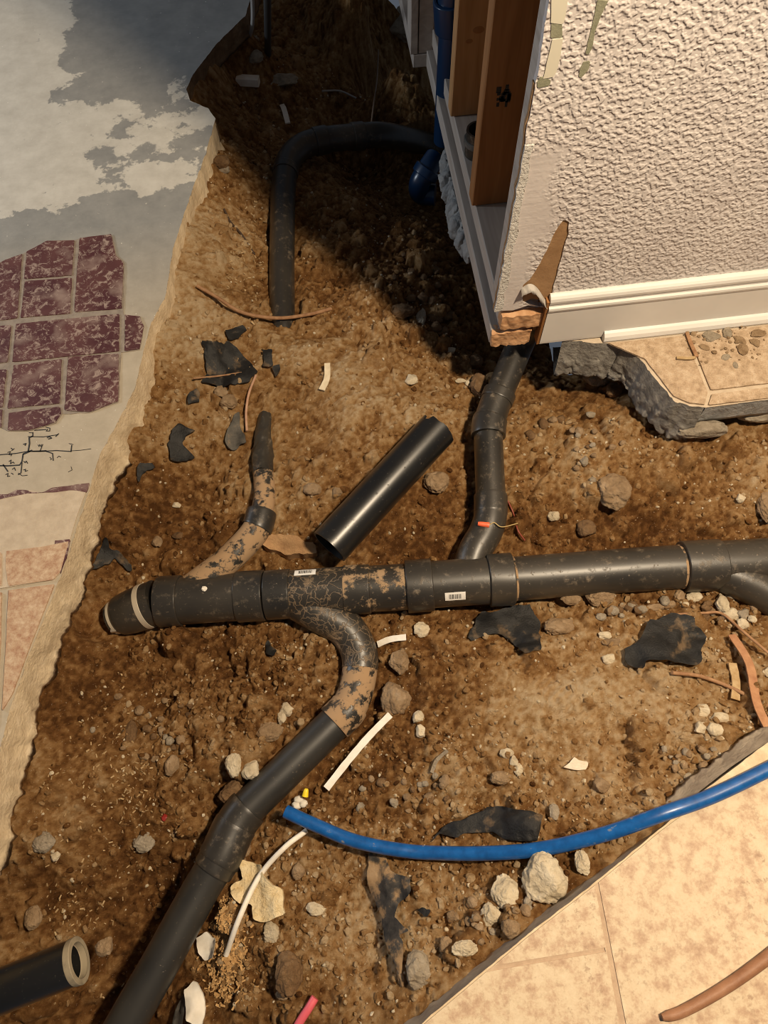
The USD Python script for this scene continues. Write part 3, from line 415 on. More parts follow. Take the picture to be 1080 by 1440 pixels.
wp = Polygon(np.vstack([le, [[1.9,2.4],[1.9,.02],[.44,.02],[.44,.10],[.39,.118],[.36,.108]]])).buffer(0).difference(hole)
gl = LineString(ragged(np.c_[le[:,0]+.013, le[:,1]], .005, .008, 94, closed=False)).buffer(.0009).intersection(shapely.box(.3,.12,.42,.50))
wp_dr = wp.difference(gl)
back = Polygon(np.vstack([le+[-.0022, 0], [[1.9,2.4],[1.9,.02],[.47,.02],[.43,.122],[.395,.135],[.365,.12]]])).buffer(0)
part(wl, 'drywall', wallslab(wp_dr, YW, YW+.012), WALLP)
part(wl, 'kraft_backing', wallslab(back.intersection(shapely.box(.30,0,.60,.6)), YW+.0022, YW+.010), KRAFT, 'brown torn kraft paper showing through the drywall')
strip = np.vstack([le, le[::-1]+np.array([.010,0])]); 
gyp = Polygon(np.vstack([ragged(np.c_[le[:,0]-.0015, le[:,1]], .002, .006, 93, closed=False), ragged(np.c_[le[::-1,0]+.013, le[::-1,1]], .005, .008, 94, closed=False)])).buffer(0).intersection(shapely.box(.3,.11,.42,.50))
part(wl, 'gypsum_edge', wallslab(gyp, YW-.0028, YW+.004), GYPS, 'crumbled white gypsum along the torn drywall edge')
for k, t in enumerate([[(360,0),(408,0),(372,70),(350,130),(340,200),(322,232),(310,225),(330,130),(345,70)], [(300,262),(330,255),(325,290),(290,330),(280,322),(286,290)], [(168,100),(212,95),(212,155),(160,160)], [(105,345),(120,322),(165,335),(160,358),(105,370)]]):
    part(wl, 'green_paper', wallslab(Polygon(ragged(onwall(t, 720, 0, 3), .001, .004, 95+k)).buffer(0), YW-.0008, YW+.004), GREENP)
part(wl, 'joint_tape', wallslab(Polygon(ragged(onwall([(170,165),(215,160),(205,230),(190,290),(175,322),(130,330),(150,250)], 720, 0, 3), .0008, .005, 99)), YW-.0012, YW+.004), TAPE, 'pale strip of bared joint tape')
part(wl, 'joint_tape', wallslab(Polygon(ragged(onwall([(165,-60),(245,-60),(225,60),(215,100),(165,95)], 720, 0, 3), .0008, .005, 98)), YW-.0012, YW+.004), TAPE)
# the white paper curl under the tear
a = np.linspace(0, 1, 14); cp = [PY(733+i*36, 414-14*math.sin(math.pi*min(1, i*1.05))+i*16, YW-.008) for i in a]
curl = []
for i, p in enumerate(cp): curl += [p+[0, .008, .006], p+[0,-.002,.004+.003*math.sin(i*2)], p+[0,-.006,-.002+.002*math.sin(i*1.3)], p+[0,-.003,-.007+.003*math.sin(i*1.7)]]
cf = []
for i in range(13):
    for j in range(3): A0 = i*4+j; cf += [[A0, A0+1, A0+5], [A0, A0+5, A0+4]]
cm = trimesh.Trimesh(np.array(curl), cf, process=False); cm2 = cm.copy(); cm2.vertices += [0,.0015,-.001]; cm2.invert()
part(wl, 'paper_curl', cat_(cm, cm2), plain('paper_grey_white', (.42,.39,.35), .7), 'curled white flap of torn drywall paper', smooth=True)
def lumber(x0, x1, y0, y1, z0, z1, b=.002):
    import manifold3d as m3
    pts = [[x, y, z] for x in (x0+b, x1-b) for y in (y0+b, y1-b) for z in (z0+b, z1-b)]
    h = []
    for p in pts:
        for d in ((b,0,0), (-b,0,0), (0,b,0), (0,-b,0), (0,0,b), (0,0,-b)): h.append(np.add(p, d))
    mh = m3.Manifold.hull_points([list(map(float, p)) for p in h]).to_mesh(); return trimesh.Trimesh(mh.vert_properties[:,:3], mh.tri_verts, process=False)
XW0, XW1 = .327, .416
ys2, ys1 = P(667,290,.099)[1], P(632,165,.099)[1]
part(wl, 'sole_plate', lumber(XW0-.004, XW1-.004, YW+.006, 2.62, 0.0, .044), PLATE); part(wl, 'sole_plate', lumber(XW0+.010, XW1+.002, YW+.010, 2.62, .056, .098), PLATE)
part(wl, 'sole_plate_shim', box(XW0+.02, XW1-.01, YW+.03, 2.6, .043, .057), PINE_D)
def rough_box(x0, x1, y0, y1, z0, z1, amp, seed):
    m = box(x0, x1, y0, y1, z0, z1)
    for _ in range(5): m = m.subdivide()
    v = m.vertices; q_ = np.c_[v[:,0]*60, v[:,1]*60, v[:,2]*25]; m.vertices = v+np.c_[(fbm(q_, 3, seed)-.5)*1.2, (fbm(q_*1.3, 4, seed+1)-.6)*2.2, (fbm(q_, 3, seed+2)-.5)]*amp; return m
part(wl, 'splintered_end', rough_box(XW0-.003, XW1-.006, YW-.004, YW+.02, .001, .043, .0055, 5), ENDG, 'orange splintered end of the lower plate', smooth=35)
part(wl, 'splintered_end', rough_box(XW0+.011, XW1+.018, YW-.006, YW+.02, .057, .096, .005, 9), ENDG, smooth=35)
zt = .099
part(wl, 'stud', lumber(XW0, XW1, YW+.014, YW+.054, zt, 2.4), PLATE)
part(wl, 'stud', lumber(XW0+.002, XW1, ys2, ys2+.039, zt, 2.4), PINE_D, 'brown stud with a black lumber stamp'); part(wl, 'stud', lumber(XW0+.002, XW1, ys1, ys1+.039, zt, 2.4), PINE); part(wl, 'stud', lumber(XW0+.002, XW1, ys1+.42, ys1+.459, zt, 2.4), PINE)
stampm = []
r_ = np.random.default_rng(3)
for k in range(15):
    u, v = r_.random(2); c = PY(700+18*u, 120+28*v, ys2-.0004); w_, h_ = .0015+.004*r_.random(), .002+.007*r_.random(); stampm.append(box(c[0]-w_, c[0]+w_, ys2-.0005, ys2+.001, c[2]-h_, c[2]+h_))
part(wl, 'lumber_stamp', cat_(*stampm), INK, 'smudged black grade stamp')
for x, y, rr in ((673,42,.008), (660,58,.005)):
    c = PY(x, y, ys1); k = trimesh.creation.icosphere(2, rr); k.vertices *= [1.6,.15,1]; k.apply_translation([c[0], ys1, c[2]]); part(wl, 'wood_knot', k, PINE_D)
part(wl, 'drywall_side', box(XW1+.001, XW1+.013, YW+.013, 2.75, .02, 2.4), KRAFT); 
# broken slab edge under the plates
rk = ragged(np.array([P(x, y, -.03)[:2] for x, y in [(626,205),(630,235),(634,262),(640,290),(648,315),(656,335)]]), .004, .006, 17, closed=False)
lumps = []
for k, d0 in enumerate(np.linspace(0, 1, 22)):
    c_ = LineString(rk).interpolate(d0, normalized=True).coords[0]; m = rock((.045+.02*math.sin(k*1.7), .05, .07), 700+k, 3, .3); m.apply_translation([c_[0]+.012+.006*math.sin(k*2.3), c_[1], -.075]); lumps.append(m)
part(wl, 'footing_edge', cat_(*lumps), CONC_GREY, 'ragged concrete edge beneath the sole plate', smooth=40)
# far bit of framing
wb = thing('wall_back', 'dark grey framing of a second wall at the far end of the trench', base=P(590,95,0), kind='structure')
fx, fy, fz = P(591,95,0)
part(wb, 'sole_plate', lumber(fx-.02, fx+.06, fy, fy+.5, .0, .036), PLATE); part(wb, 'stud', lumber(fx-.005, fx+.034, fy+.002, fy+.091, .037, 2.4), PLATE); part(wb, 'stud', lumber(fx-.028, fx-.008, fy-.0, fy+.06, .037, 2.4), PLATE)
# baseboard
YB = YW
prof = [(0,.004),(.014,.004),(.0145,.010),(.0145,.104),(.0165,.108),(.0175,.113),(.0165,.118),(.0125,.121),(.0125,.126),(.0145,.130),(.0150,.136),(.0130,.142),(.009,.146),(.004,.148),(0,.148)]
def mould(prof, x0, x1, y, z=0):
    pg = Polygon([(d, h) for d, h in prof]); e = extrude(pg, x0, x1); v = e.vertices; m = trimesh.Trimesh(np.c_[v[:,2], y-v[:,0], v[:,1]+z], e.faces, process=False); m.fix_normals(); return m
BPAINT = mottled('baseboard_paint', [(.3, (.62,.595,.55)), (.7, (.69,.665,.62))], 8, rough=.42, bump=.08, spec=.45, bscale=60)
bb = thing('baseboard_right', 'white painted baseboard along the foot of the textured wall', base=(.45, YW, 0), kind='structure')
xb0 = PY(776,420,YB-.015)[0]
part(bb, 'board', mould(prof, xb0, 1.9, YB), BPAINT)
part(bb, 'shoe_moulding', mould([(.0145,.001),(.028,.001),(.029,.006),(.026,.015),(.020,.021),(.0146,.024)], PY(847,478,YB-.02)[0], 1.9, YB), BPAINT)
part(bb, 'raw_end', box(xb0-.006, xb0-.0005, YB-.013, YB+.01, .002, .135), PINE_D, 'bare dark wood at the cut end')
# ---------------------------------------------------------------- the drain pipe
SAND = mottled('dry_sand_crust', [(.3, (.34,.21,.11)), (.7, (.46,.31,.17))], 60, bump=.6)
dp = thing('drain_pipe', 'long black plastic drain pipe run with wye fittings lying across the trench', 'pipe', base=MAIN(600)-[0,0,.05])
def main_len(x0, x1, w, name, mt, lab=None, b=.0025):
    r = r_at((x0+x1)/2, 810, MAIN((x0+x1)/2)[2], w); part(dp, name, sleeve(MAIN(x0), MAIN(x1), r, b=b), mt, lab, smooth=35); return r
def main_tube(x0, x1, w, name, mt): part(dp, name, sweep([MAIN(x) for x in np.linspace(x0, x1, 8)], r_at((x0+x1)/2, 810, -.15, w), n=44), mt, smooth=35)
p0, p1 = P(158,870,-.195), MAIN(222)
cp_ = [p0+(p1-p0)*t for t in (0,.12,.22,.5,.8,1.0)]
part(dp, 'rubber_reducer', sweep(spline(cp_, 40), np.interp(np.linspace(0,1,41), [0,.18,.34,.6,1], [.034,.036,.042,.0475,.0485]), n=40), ABS, 'tapered black rubber coupling at the left end', smooth=35)
def band(c, d, r, w): part(dp, 'hose_clamp', sleeve(c-d*w/2, c+d*w/2, r, r-.004, b=.0008), STEEL_L, 'steel hose clamp', smooth=35)
dl = (p1-p0)/np.linalg.norm(p1-p0); band(p0+dl*.012, dl, .0365, .013); band(p0+dl*.082, dl, .0492, .012)
sb = box(-.006,.006,-.004,.004,-.004,.004); sb.apply_translation(p0+dl*.012+np.array([-.002,-.033,.012])); part(dp, 'clamp_screw', sb, STEEL)
main_len(224, 256, 71, 'wye_socket', ABS); main_tube(250, 345, 67, 'wye_fitting', ABS); main_len(334, 373, 71, 'wye_socket', ABS); main_len(374, 410, 69, 'coupling', ABS)
main_tube(408, 492, 66, 'wye_fitting', ABS_MUD); main_len(484, 521, 69, 'wye_socket', ABS_SAND); main_tube(515, 580, 65, 'pipe_length', ABS_SAND); main_len(571, 608, 74, 'wye_socket', ABS); main_tube(604, 690, 66, 'wye_fitting', ABS); main_len(686, 721, 74, 'coupling', ABS)
main_len(720, 725, 63.5, 'sand_crust', ABS_COAT); main_tube(716, 965, 62, 'pipe_length', ABS); main_len(958, 1013, 73, 'wye_socket', ABS); main_tube(1008, 1250, 67, 'wye_fitting', ABS)
main_len(953, 958.5, 63.2, 'sand_crust', ABS_COAT)
wyeb = spline(path_px([(1000,800,-.14),(1040,815,-.14),(1085,838,-.145),(1140,880,-.15)]), 30); part(dp, 'wye_branch', sweep(wyeb, .040, n=36), ABS, smooth=35)
part(dp, 'wye_branch', sweep(UPB[:30], RUP*1.10, n=36), ABS, smooth=35); part(dp, 'branch_pipe', sweep(UPB[24:], RUP, n=36), ABS, smooth=35)
def path_at(path, x, y, n=3):
    pr_ = np.array([[540+FPX*c[0]/-c[2], 720-FPX*c[1]/-c[2]] for c in ((p-CE)@RM for p in path)]); i = int(np.argmin(np.hypot(pr_[:,0]-x, pr_[:,1]-y))); return min(max(i, 1), len(path)-2)
def collar(path, xa, ya, xb, yb, r, name, mt, lab=None, parent=None):
    i, j = sorted((path_at(path, xa, ya), path_at(path, xb, yb))); s = path[i:max(j+1, i+2)]
    s = spline(s, 16) if len(s) > 2 else np.linspace(s[0], s[-1], 17); n = len(s); rr = np.full(n, r); s = np.vstack([s[:1], s, s[-1:]]); s[0] -= (s[2]-s[1])*.02; s[-1] += (s[-2]-s[-3])*.02; rr = np.r_[r*.86, rr, r*.86]; rr[1] = rr[-2] = r*.985
    part(parent or dp, name, sweep(s, rr, n=40), mt, lab, smooth=35)
collar(UPB, 691,722, 690,697, RUP*1.12, 'coupling', ABS); collar(UPB, 688,612, 688,588, RUP*1.22, 'elbow_socket', ABS); collar(UPB, 690,590, 702,553, RUP*1.10, 'elbow', ABS); collar(UPB, 700,562, 703,553, RUP*1.17, 'elbow_socket', ABS)
iL = path_at(LOWB, 480, 1010)
part(dp, 'long_elbow', sweep(LOWB[:path_at(LOWB, 505, 935)+2], np.linspace(RLOW*1.18, RLOW*1.06, path_at(LOWB, 505, 935)+2), n=40), ABS_MUD, smooth=35); part(dp, 'elbow', sweep(LOWB[path_at(LOWB, 505, 930):iL+1], RLOW*1.02, n=40), ABS_COAT, smooth=35)
part(dp, 'branch_pipe', sweep(LOWB[iL-1:], RLOW*.98, n=40), ABS_LOW, smooth=35)
collar(LOWB, 490,990, 472,1018, RLOW*1.1, 'elbow_socket', ABS_COAT); collar(LOWB, 352,1136, 330,1166, RLOW*1.12, 'elbow_socket', ABS); collar(LOWB, 332,1160, 306,1212, RLOW*1.17, 'elbow', ABS); collar(LOWB, 316,1192, 298,1225, RLOW*1.1, 'elbow_socket', ABS)
iC, iD = path_at(LEFTB, 366, 738), path_at(LEFTB, 366, 722)
part(dp, 'elbow', sweep(LEFTB[:iC+2], RLEFT*1.05, n=36), ABS_COAT, smooth=35); iT = path_at(LEFTB, 370, 664)
part(dp, 'branch_pipe', sweep(LEFTB[iC-1:iT+1], np.linspace(RLEFT*.86, RLEFT*.80, iT-iC+2), n=36), ABS_COAT, smooth=35)
tm = sweep(LEFTB[iT:], np.linspace(RLEFT*.82, RLEFT*.62, len(LEFTB)-iT), n=44); tv = tm.vertices; tm.vertices = tv+np.c_[fbm(tv*70, 3, 1)-.5, fbm(tv*70, 3, 2)-.5, fbm(tv*70, 3, 3)-.5]*.012
part(dp, 'torn_end', tm, ABS, 'flaking black end of the branch', smooth=35)
collar(LEFTB, 362,744, 369,719, RLEFT*1.15, 'elbow_socket', ABS)
def patch_on(c, xd, nrm, w, h, mt, name, lab, bars=0):
    """A sticker bent over the pipe's flank: w along the pipe."""
    xd = xd/np.linalg.norm(xd); nrm = nrm-xd*(nrm@xd); nrm /= np.linalg.norm(nrm); yd = np.cross(nrm, xd); R_ = RMAIN*1.08
    def pt(u, v, o): a_ = v/R_; return c+xd*u+nrm*(R_*math.cos(a_)+o)+yd*(R_*math.sin(a_))
    def quad(u0, u1, v0, v1, o0, o1):
        vs = [pt(u, v, o) for o in (o1, o0) for v in np.linspace(v0, v1, 6) for u in (u0, u1)]; fs = []
        for k in range(5): b0 = k*2; fs += [[b0, b0+1, b0+3], [b0, b0+3, b0+2], [12+b0, 12+b0+3, 12+b0+1], [12+b0, 12+b0+2, 12+b0+3]]
        for k in range(5): fs += [[k*2, k*2+2, 12+k*2], [k*2+2, 12+k*2+2, 12+k*2], [k*2+1, 12+k*2+1, k*2+3], [k*2+3, 12+k*2+1, 12+k*2+3]]
        fs += [[0, 12, 1], [1, 12, 13], [10, 11, 22], [11, 23, 22]]
        m = trimesh.Trimesh(np.array(vs), fs, process=False); return m
    path = part(dp, name, quad(-w/2, w/2, -h/2, h/2, -.004, .0006), mt, lab)
    r2 = np.random.default_rng(int(w*1e5)); u = -w*.30
    bs = []
    while u < w*.30:
        t = .0004+.0009*r2.random(); bs.append(quad(u, u+t, -h*.28, h*.30, .0004, .0009)); u += t+.0005+.0008*r2.random()
    part(path, 'barcode', cat_(*bs), INK)
xd = MAIN(700)-MAIN(500)
def sticker(px, py, w, h):
    c = MAIN(px); tgt = P(px, py, c[2]+.03); n_ = tgt-c; n_ = n_-xd/np.linalg.norm(xd)**2*(xd@n_); 
    s = mpp(tgt); patch_on(c, xd, n_, w*s, h*s, PAPERW, 'label_sticker', 'white barcode sticker')
db = rock((.013,.011,.006), 61, 3, .3); db.apply_translation(P(287,828,MAIN(287)[2]+.052)); part(dp, 'plaster_dab', db, WHITE, 'white dab of plaster', smooth=40)
sticker(433, 811, 30, 13); sticker(637, 839, 29, 13)
# worn print on the sockets: rows of pale dashes
pr2 = []
for x0, y0 in ((583,808), (590,808), (596,808), (612,812)):
    pass
# far line
fp = thing('branch_pipe', 'black plastic elbow pipe leaving the dark pit and sinking into the earth', 'pipe', base=FARB[40]-[0,0,.03])
iE = path_at(FARB, 395, 240)
part(fp, 'elbow', sweep(FARB[:iE+2], RFAR*1.03, n=36), ABS, smooth=35); part(fp, 'pipe_length', sweep(FARB[iE-1:], np.interp(np.linspace(0,1,len(FARB)-iE+1), [0,.6,1], [RFAR,RFAR*.95,RFAR*.8]), n=36), ABS, smooth=35)
collar(FARB, 512,191, 497,192, RFAR*1.14, 'elbow_socket', ABS, parent=fp); collar(FARB, 460,196, 443,200, RFAR*1.14, 'elbow_socket', ABS, parent=fp); collar(FARB, 397,236, 398,246, RFAR*1.06, 'elbow_socket', ABS, parent=fp)
# loose pieces
of = thing('pipe_offcut', 'loose glossy black pipe offcut lying diagonally above the main drain pipe', 'pipe', base=(OFFCUT[0]+OFFCUT[1])/2-[0,0,.04])
ro = r_at(540, 690, -.095, 57)
om = sweep(np.linspace(OFFCUT[0], OFFCUT[1], 24), ro, n=56, inner=.005)
d_ = (OFFCUT[1]-OFFCUT[0]); d_ /= np.linalg.norm(d_); ov = om.vertices.copy(); t_ = (ov-OFFCUT[1])@d_; far = t_ > -.002
upn = np.array([0,0,1.0]); side = np.cross(d_, upn); rel = ov-OFFCUT[1]; an = np.arctan2(rel@upn, rel@side)
ov[far] -= d_*(.006*(fbm(np.c_[an[far]*4, an[far]*0, an[far]*0], 2, 2))+np.where(np.abs(an[far]-2.2) < .25, .012, 0))[:,None]
om.vertices = ov; part(of, 'tube', om, ABS_CLEAN, smooth=35)
st = thing('pipe_stub', 'thick black pipe with a dusty open hub end in the lower left corner', 'pipe', base=STUB[1]-[0,0,.05])
rs = r_at(60,1380,-.13,60); sd = (STUB[1]-STUB[0])/np.linalg.norm(STUB[1]-STUB[0])
part(st, 'tube', sweep(np.linspace(STUB[0], STUB[1]-sd*.01, 20), rs, n=48, inner=.006), ABS_CLEAN, smooth=35)
part(st, 'hub_rim', sweep([STUB[1]-sd*.012, STUB[1]-sd*.011, STUB[1]-sd*.003, STUB[1]-sd*.001, STUB[1]], [rs*1.005, rs*1.03, rs*1.05, rs*1.05, rs*1.03], n=48, inner=.0085), abs_pipe('hub_dusty', .30, .60, dust=(.30,.25,.17)), 'dusty pale rim of the pipe end', smooth=35)
# ---------------------------------------------------------------- supply tube, scraps, twigs, wires
def tube_px(pts, w, lift=None, n=60, k=10, zs=None):
    """A rod on the earth through pixels; lift above the ground in metres (default its radius), or explicit heights zs."""
    ps = []
    for i, q_ in enumerate(pts):
        if zs is not None: ps.append(P(q_[0], q_[1], zs[i])); continue
        p = PG(q_[0], q_[1]); r = w/2*mpp(p); l = r*.7 if lift is None else (lift if np.isscalar(lift) else lift[i]); ps.append(P(q_[0], q_[1], p[2]+l))
    c = spline(ps, n); return sweep(c, w/2*mpp(ps[len(ps)//2]), n=k)
pex = [(402,1141),(425,1152),(450,1163),(485,1178),(520,1188),(560,1195),(600,1199),(680,1200),(760,1194),(850,1173),(930,1145),(1000,1120),(1080,1082),(1160,1040),(1260,980)]
pz = [-.148,-.145,-.143,-.14,-.135,-.13,-.125,-.10,-.065,-.02,.014,.0125,.0125,.0125,.0125]
wt = thing('water_tube', 'bright blue flexible water tube sweeping from the trench onto the cream tiles', 'tube', base=P(680,1200,-.12))
pc = spline([P(x, y, z) for (x, y), z in zip(pex, pz)], 110); rp = 10*mpp(P(800,1185,-.04))
part(wt, 'tube', sweep(pc, rp, n=24, inner=.0022), BLUE, smooth=35)
def sheet(name, pts, ox, oy, sc, mt, label, lift=.006, thick=.0022, curl=.010, seed=0, cat='plastic scrap', group=None, freq=14):
    """A scrap lying over the lumps of the ground, its edges curled."""
    pp = np.array([PG(ox+x/sc, oy+y/sc) for x, y in pts]); poly = Polygon(ragged(pp[:,:2], .0046, .004, seed)).buffer(0)
    if hasattr(poly, 'geoms'): poly = max(poly.geoms, key=lambda g: g.area)
    h = .006 if poly.area < .012 else .008; x0, y0, x1, y1 = poly.bounds
    gxs, gys = np.meshgrid(np.arange(x0, x1, h), np.arange(y0, y1, h)); ins = shapely.contains_xy(poly.buffer(-h*.5), gxs, gys)
    b = np.array([poly.exterior.interpolate(d).coords[0] for d in np.arange(0, poly.exterior.length, h*.8)])
    pts2 = np.vstack([b, np.c_[gxs[ins], gys[ins]]])
    from scipy.spatial import Delaunay
    t = Delaunay(pts2).simplices; cen = pts2[t].mean(1); t = t[shapely.contains_xy(poly, cen[:,0], cen[:,1])]
    z = gzv(pts2[:,0], pts2[:,1]); sm = np.array([gzv(pts2[:,0]+dx, pts2[:,1]+dy) for dx in (-.012,0,.012) for dy in (-.012,0,.012)]); zz = np.maximum(z+.0015, .35*sm.mean(0)+.65*sm.max(0))+lift*.5
    q3 = np.c_[pts2, np.zeros(len(pts2))]; zz += curl*(fbm(q3*freq, 3, seed+4)-.4)+lift*.5
    top = np.c_[pts2, zz]; n = len(top); u_, c_ = np.unique(np.sort(np.vstack([t[:,[0,1]], t[:,[1,2]], t[:,[2,0]]]), 1), axis=0, return_counts=True); eb = u_[c_ == 1]
    cr = np.cross(pts2[t[:,1]]-pts2[t[:,0]], pts2[t[:,2]]-pts2[t[:,0]]); t = np.where((cr < 0)[:,None], t[:,::-1], t)
    f = np.vstack([t, t[:,::-1]+n, np.c_[eb, eb[:,1]+n], np.c_[eb[:,0], eb[:,1]+n, eb[:,0]+n]])
    return single(name, trimesh.Trimesh(np.vstack([top, top-[0,0,thick]]), f, process=False), mt, label, cat, group, smooth=50)
FELT_D = mottled('tar_sheet_sandy', [(.36, (.013,.013,.014)), (.50, (.05,.045,.04)), (.58, (.30,.19,.095)), (.7, (.36,.24,.13))], 20, rough=.8, bump=.5, bscale=240)
FELT_G = mottled('tar_sheet_grey', [(.36, (.05,.047,.042)), (.60, (.11,.10,.085)), (.75, (.28,.19,.11))], 30, rough=.85, bump=.5, bscale=240)
sheet('plastic_scrap', [(140,490),(185,510),(235,505),(250,490),(300,540),(370,610),(330,660),(270,680),(135,668),(155,630),(150,560)], 240, 320, 3, FELT, 'black torn plastic scrap with a twig across it, beside the half-buried far pipe', curl=.012, seed=1)
sheet('plastic_scrap', [(235,450),(265,430),(310,428),(325,445),(290,480),(250,488)], 240, 320, 3, FELT, 'small black shred just above the torn scrap with a twig across it', seed=2)
sheet('plastic_scrap', [(80,715),(115,692),(130,705),(130,750),(75,752)], 240, 320, 3, FELT, 'tiny black scrap left below the torn scrap with a twig across it', seed=3)
sheet('plastic_scrap', [(735,865),(770,840),(825,865),(790,890),(775,925),(825,975),(790,1000),(725,990),(722,920)], 0, 320, 3, FELT, 'black folded scrap on the sandy bank nearest the pipe diagram', seed=4)
sheet('plastic_scrap', [(240,870),(290,790),(300,850),(325,920),(260,950),(235,910)], 240, 320, 3, FELT_G, 'dusty dark grey scrap left of the mud-coated branch stub', seed=5)
sheet('plastic_scrap', [(390,530),(435,525),(430,600),(395,605)], 240, 320, 3, FELT, 'small black patch below the sunken end of the far pipe, upper of two', seed=6)
sheet('plastic_scrap', [(432,600),(468,595),(465,620),(440,640)], 240, 320, 3, FELT, 'small black patch below the sunken end of the far pipe, lower of two', seed=7)
sheet('plastic_scrap', [(380,500),(415,430),(450,350),(462,360),(465,405),(500,410),(560,470),(558,505),(530,482),(490,440),(440,480),(400,492)], 0, 640, 3, FELT, 'crumpled black shred poking out from under the left slab', curl=.02, seed=8)
sheet('plastic_scrap', [(375,225),(410,160),(440,90),(530,90),(610,55),(700,45),(765,150),(765,290),(690,315),(600,235),(540,195),(480,205),(400,245)], 560, 840, 3.857, FELT, 'black bent scrap directly below the main pipe coupling', curl=.014, seed=9)
sheet('plastic_scrap', [(230,400),(320,340),(370,230),(430,225),(500,195),(620,205),(630,260),(705,330),(670,400),(675,475),(640,490),(480,470),(340,465),(330,525),(240,480)], 820, 820, 4.154, FELT, 'largest black scrap below the main pipe, near the right twigs', curl=.02, lift=.012, seed=10)
sheet('plastic_scrap', [(62,640),(120,640),(150,760),(240,790),(245,850),(200,900),(170,960),(235,1030),(190,1040),(212,1070),(205,1200),(195,1212),(140,1090),(100,930),(60,830),(50,760)], 500, 980, 3.13, FELT_D, 'long black sheet half covered with sand below the blue tube, tapering to a point', curl=.012, lift=.008, seed=11)
sheet('plastic_scrap', [(330,640),(380,570),(480,530),(590,480),(815,515),(790,635),(690,630),(600,595),(500,600),(440,615),(370,600)], 500, 980, 3.13, FELT, 'dark grey flat scrap just above the blue tube', lift=.008, seed=12)
sheet('plastic_scrap', [(130,250),(150,225),(160,270),(195,290),(180,320),(140,305)], 340, 840, 3.857, FELT, 'small black chip below the left wye fitting', seed=13, curl=.003)
sheet('plastic_scrap', [(265,940),(295,920),(305,935),(330,935),(305,975),(290,960)], 500, 980, 3.13, FELT, 'small black chip on the sand right of the long black sheet', seed=14, curl=.003)
sheet('plastic_scrap', [(580,100),(600,50),(650,45),(660,70),(610,80),(590,130)], 0, 640, 3, FELT, 'small black shred in the dark soil below the folded scrap', seed=15)
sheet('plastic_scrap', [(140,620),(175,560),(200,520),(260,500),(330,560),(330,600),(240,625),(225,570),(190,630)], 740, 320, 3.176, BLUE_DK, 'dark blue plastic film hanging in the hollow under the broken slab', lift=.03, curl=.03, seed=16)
FOAM = mottled('foam_yellow', [(.3, (.58,.43,.22)), (.7, (.74,.62,.40))], 60, bump=.9, bscale=120, bdist=.006)
sheet('foam_chunk', [(290,690),(390,700),(400,760),(480,810),(485,920),(400,950),(360,930),(350,880),(280,860),(260,800),(310,760)], 240, 980, 3, FOAM, 'pale yellow crumbly foam chunk right of the lower branch pipe', lift=.012, thick=.022, curl=.02, seed=17, cat='foam', freq=40)
sheet('earth_clod', [(275,640),(300,600),(420,595),(440,620),(500,635),(500,670),(380,680),(300,655)], 280, 560, 3, mottled('clod_tan', [(.3, (.27,.15,.07)), (.7, (.42,.26,.13))], 30, bump=.7), 'flat tan clod of earth between the left branch and the loose offcut', lift=.018, thick=.03, curl=.014, seed=18, cat='clod')
sheet('plaster_chip', [(120,1010),(165,985),(200,1020),(195,1090),(150,1112),(125,1070)], 240, 980, 3, WHITE, 'white flat plaster chip left of the foam and shavings', lift=.012, thick=.006, curl=.006, seed=19, cat='plaster')
sheet('plaster_chip', [(840,1270),(880,1240),(920,1285),(925,1380),(905,1450),(840,1400)], 0, 980, 3.13, WHITE, 'white elongated plaster piece at the bottom edge beside the lower branch pipe', lift=.03, thick=.006, curl=.006, seed=20, cat='plaster')
sheet('plaster_chip', [(770,1440),(790,1370),(830,1290),(875,1245),(850,1310),(835,1380),(825,1450)], 0, 980, 3.13, FELT_G, 'grey curled backing strip against the white plaster piece at the bottom edge', lift=.02, thick=.004, curl=.004, seed=21, cat='plaster')
sheet('plaster_chip', [(890,930),(920,905),(945,868),(970,890),(1020,900),(1015,935),(960,945)], 560, 840, 3.857, mottled('plaster_dusty', [(.3, (.50,.43,.33)), (.7, (.70,.62,.50))], 50, bump=.5), 'pale angular plaster chip on the smooth sand above the blue tube', lift=.006, thick=.006, curl=.006, seed=22, cat='plaster')
tw = single('twig', tube_px([(277,402),(305,418),(335,437),(365,445),(400,447),(440,441),(466,434)], 5, [.004,.018,.022,.02,.022,.012,.004]), TWIG, 'long bent brown twig lying across the far pipe', 'twig', smooth=40)
single('twig', tube_px([(272,532),(305,529),(340,524)], 2.6, .014), TWIG, 'thin straight twig lying across the torn black scrap', 'twig', smooth=40)
single('twig', tube_px([(360,527),(350,553),(346,580),(347,606)], 3.6, .012), mottled('twig_pink', [(.3, (.36,.20,.13)), (.7, (.52,.33,.22))], 60), 'pale pinkish twig just right of the torn black scrap', 'twig', smooth=40)
single('root', tube_px([(315,294),(324,312),(340,330),(358,358)], 3, .004), plain('root_dark', (.05,.028,.015), .8), 'thin dark root on the bank left of the far pipe', 'root', smooth=40)
single('twig', tube_px([(945,946),(985,951),(1030,968),(1085,996)], 5.5, .012), TWIG, 'longest brown twig slanting down to the right from the large black scrap', 'twig', smooth=40)
single('twig', tube_px([(952,864),(990,862),(1015,863),(1045,888),(1085,922)], 4, .014), TWIG, 'bent tan twig between the main pipe and the large black scrap', 'twig', smooth=40)
single('twig', tube_px([(1041,903),(1050,940),(1060,985),(1076,1030)], 5, .006), plain('twig_dark', (.14,.07,.035), .8), 'dark twig beside the reddish bark strip at the right edge', 'twig', smooth=40)
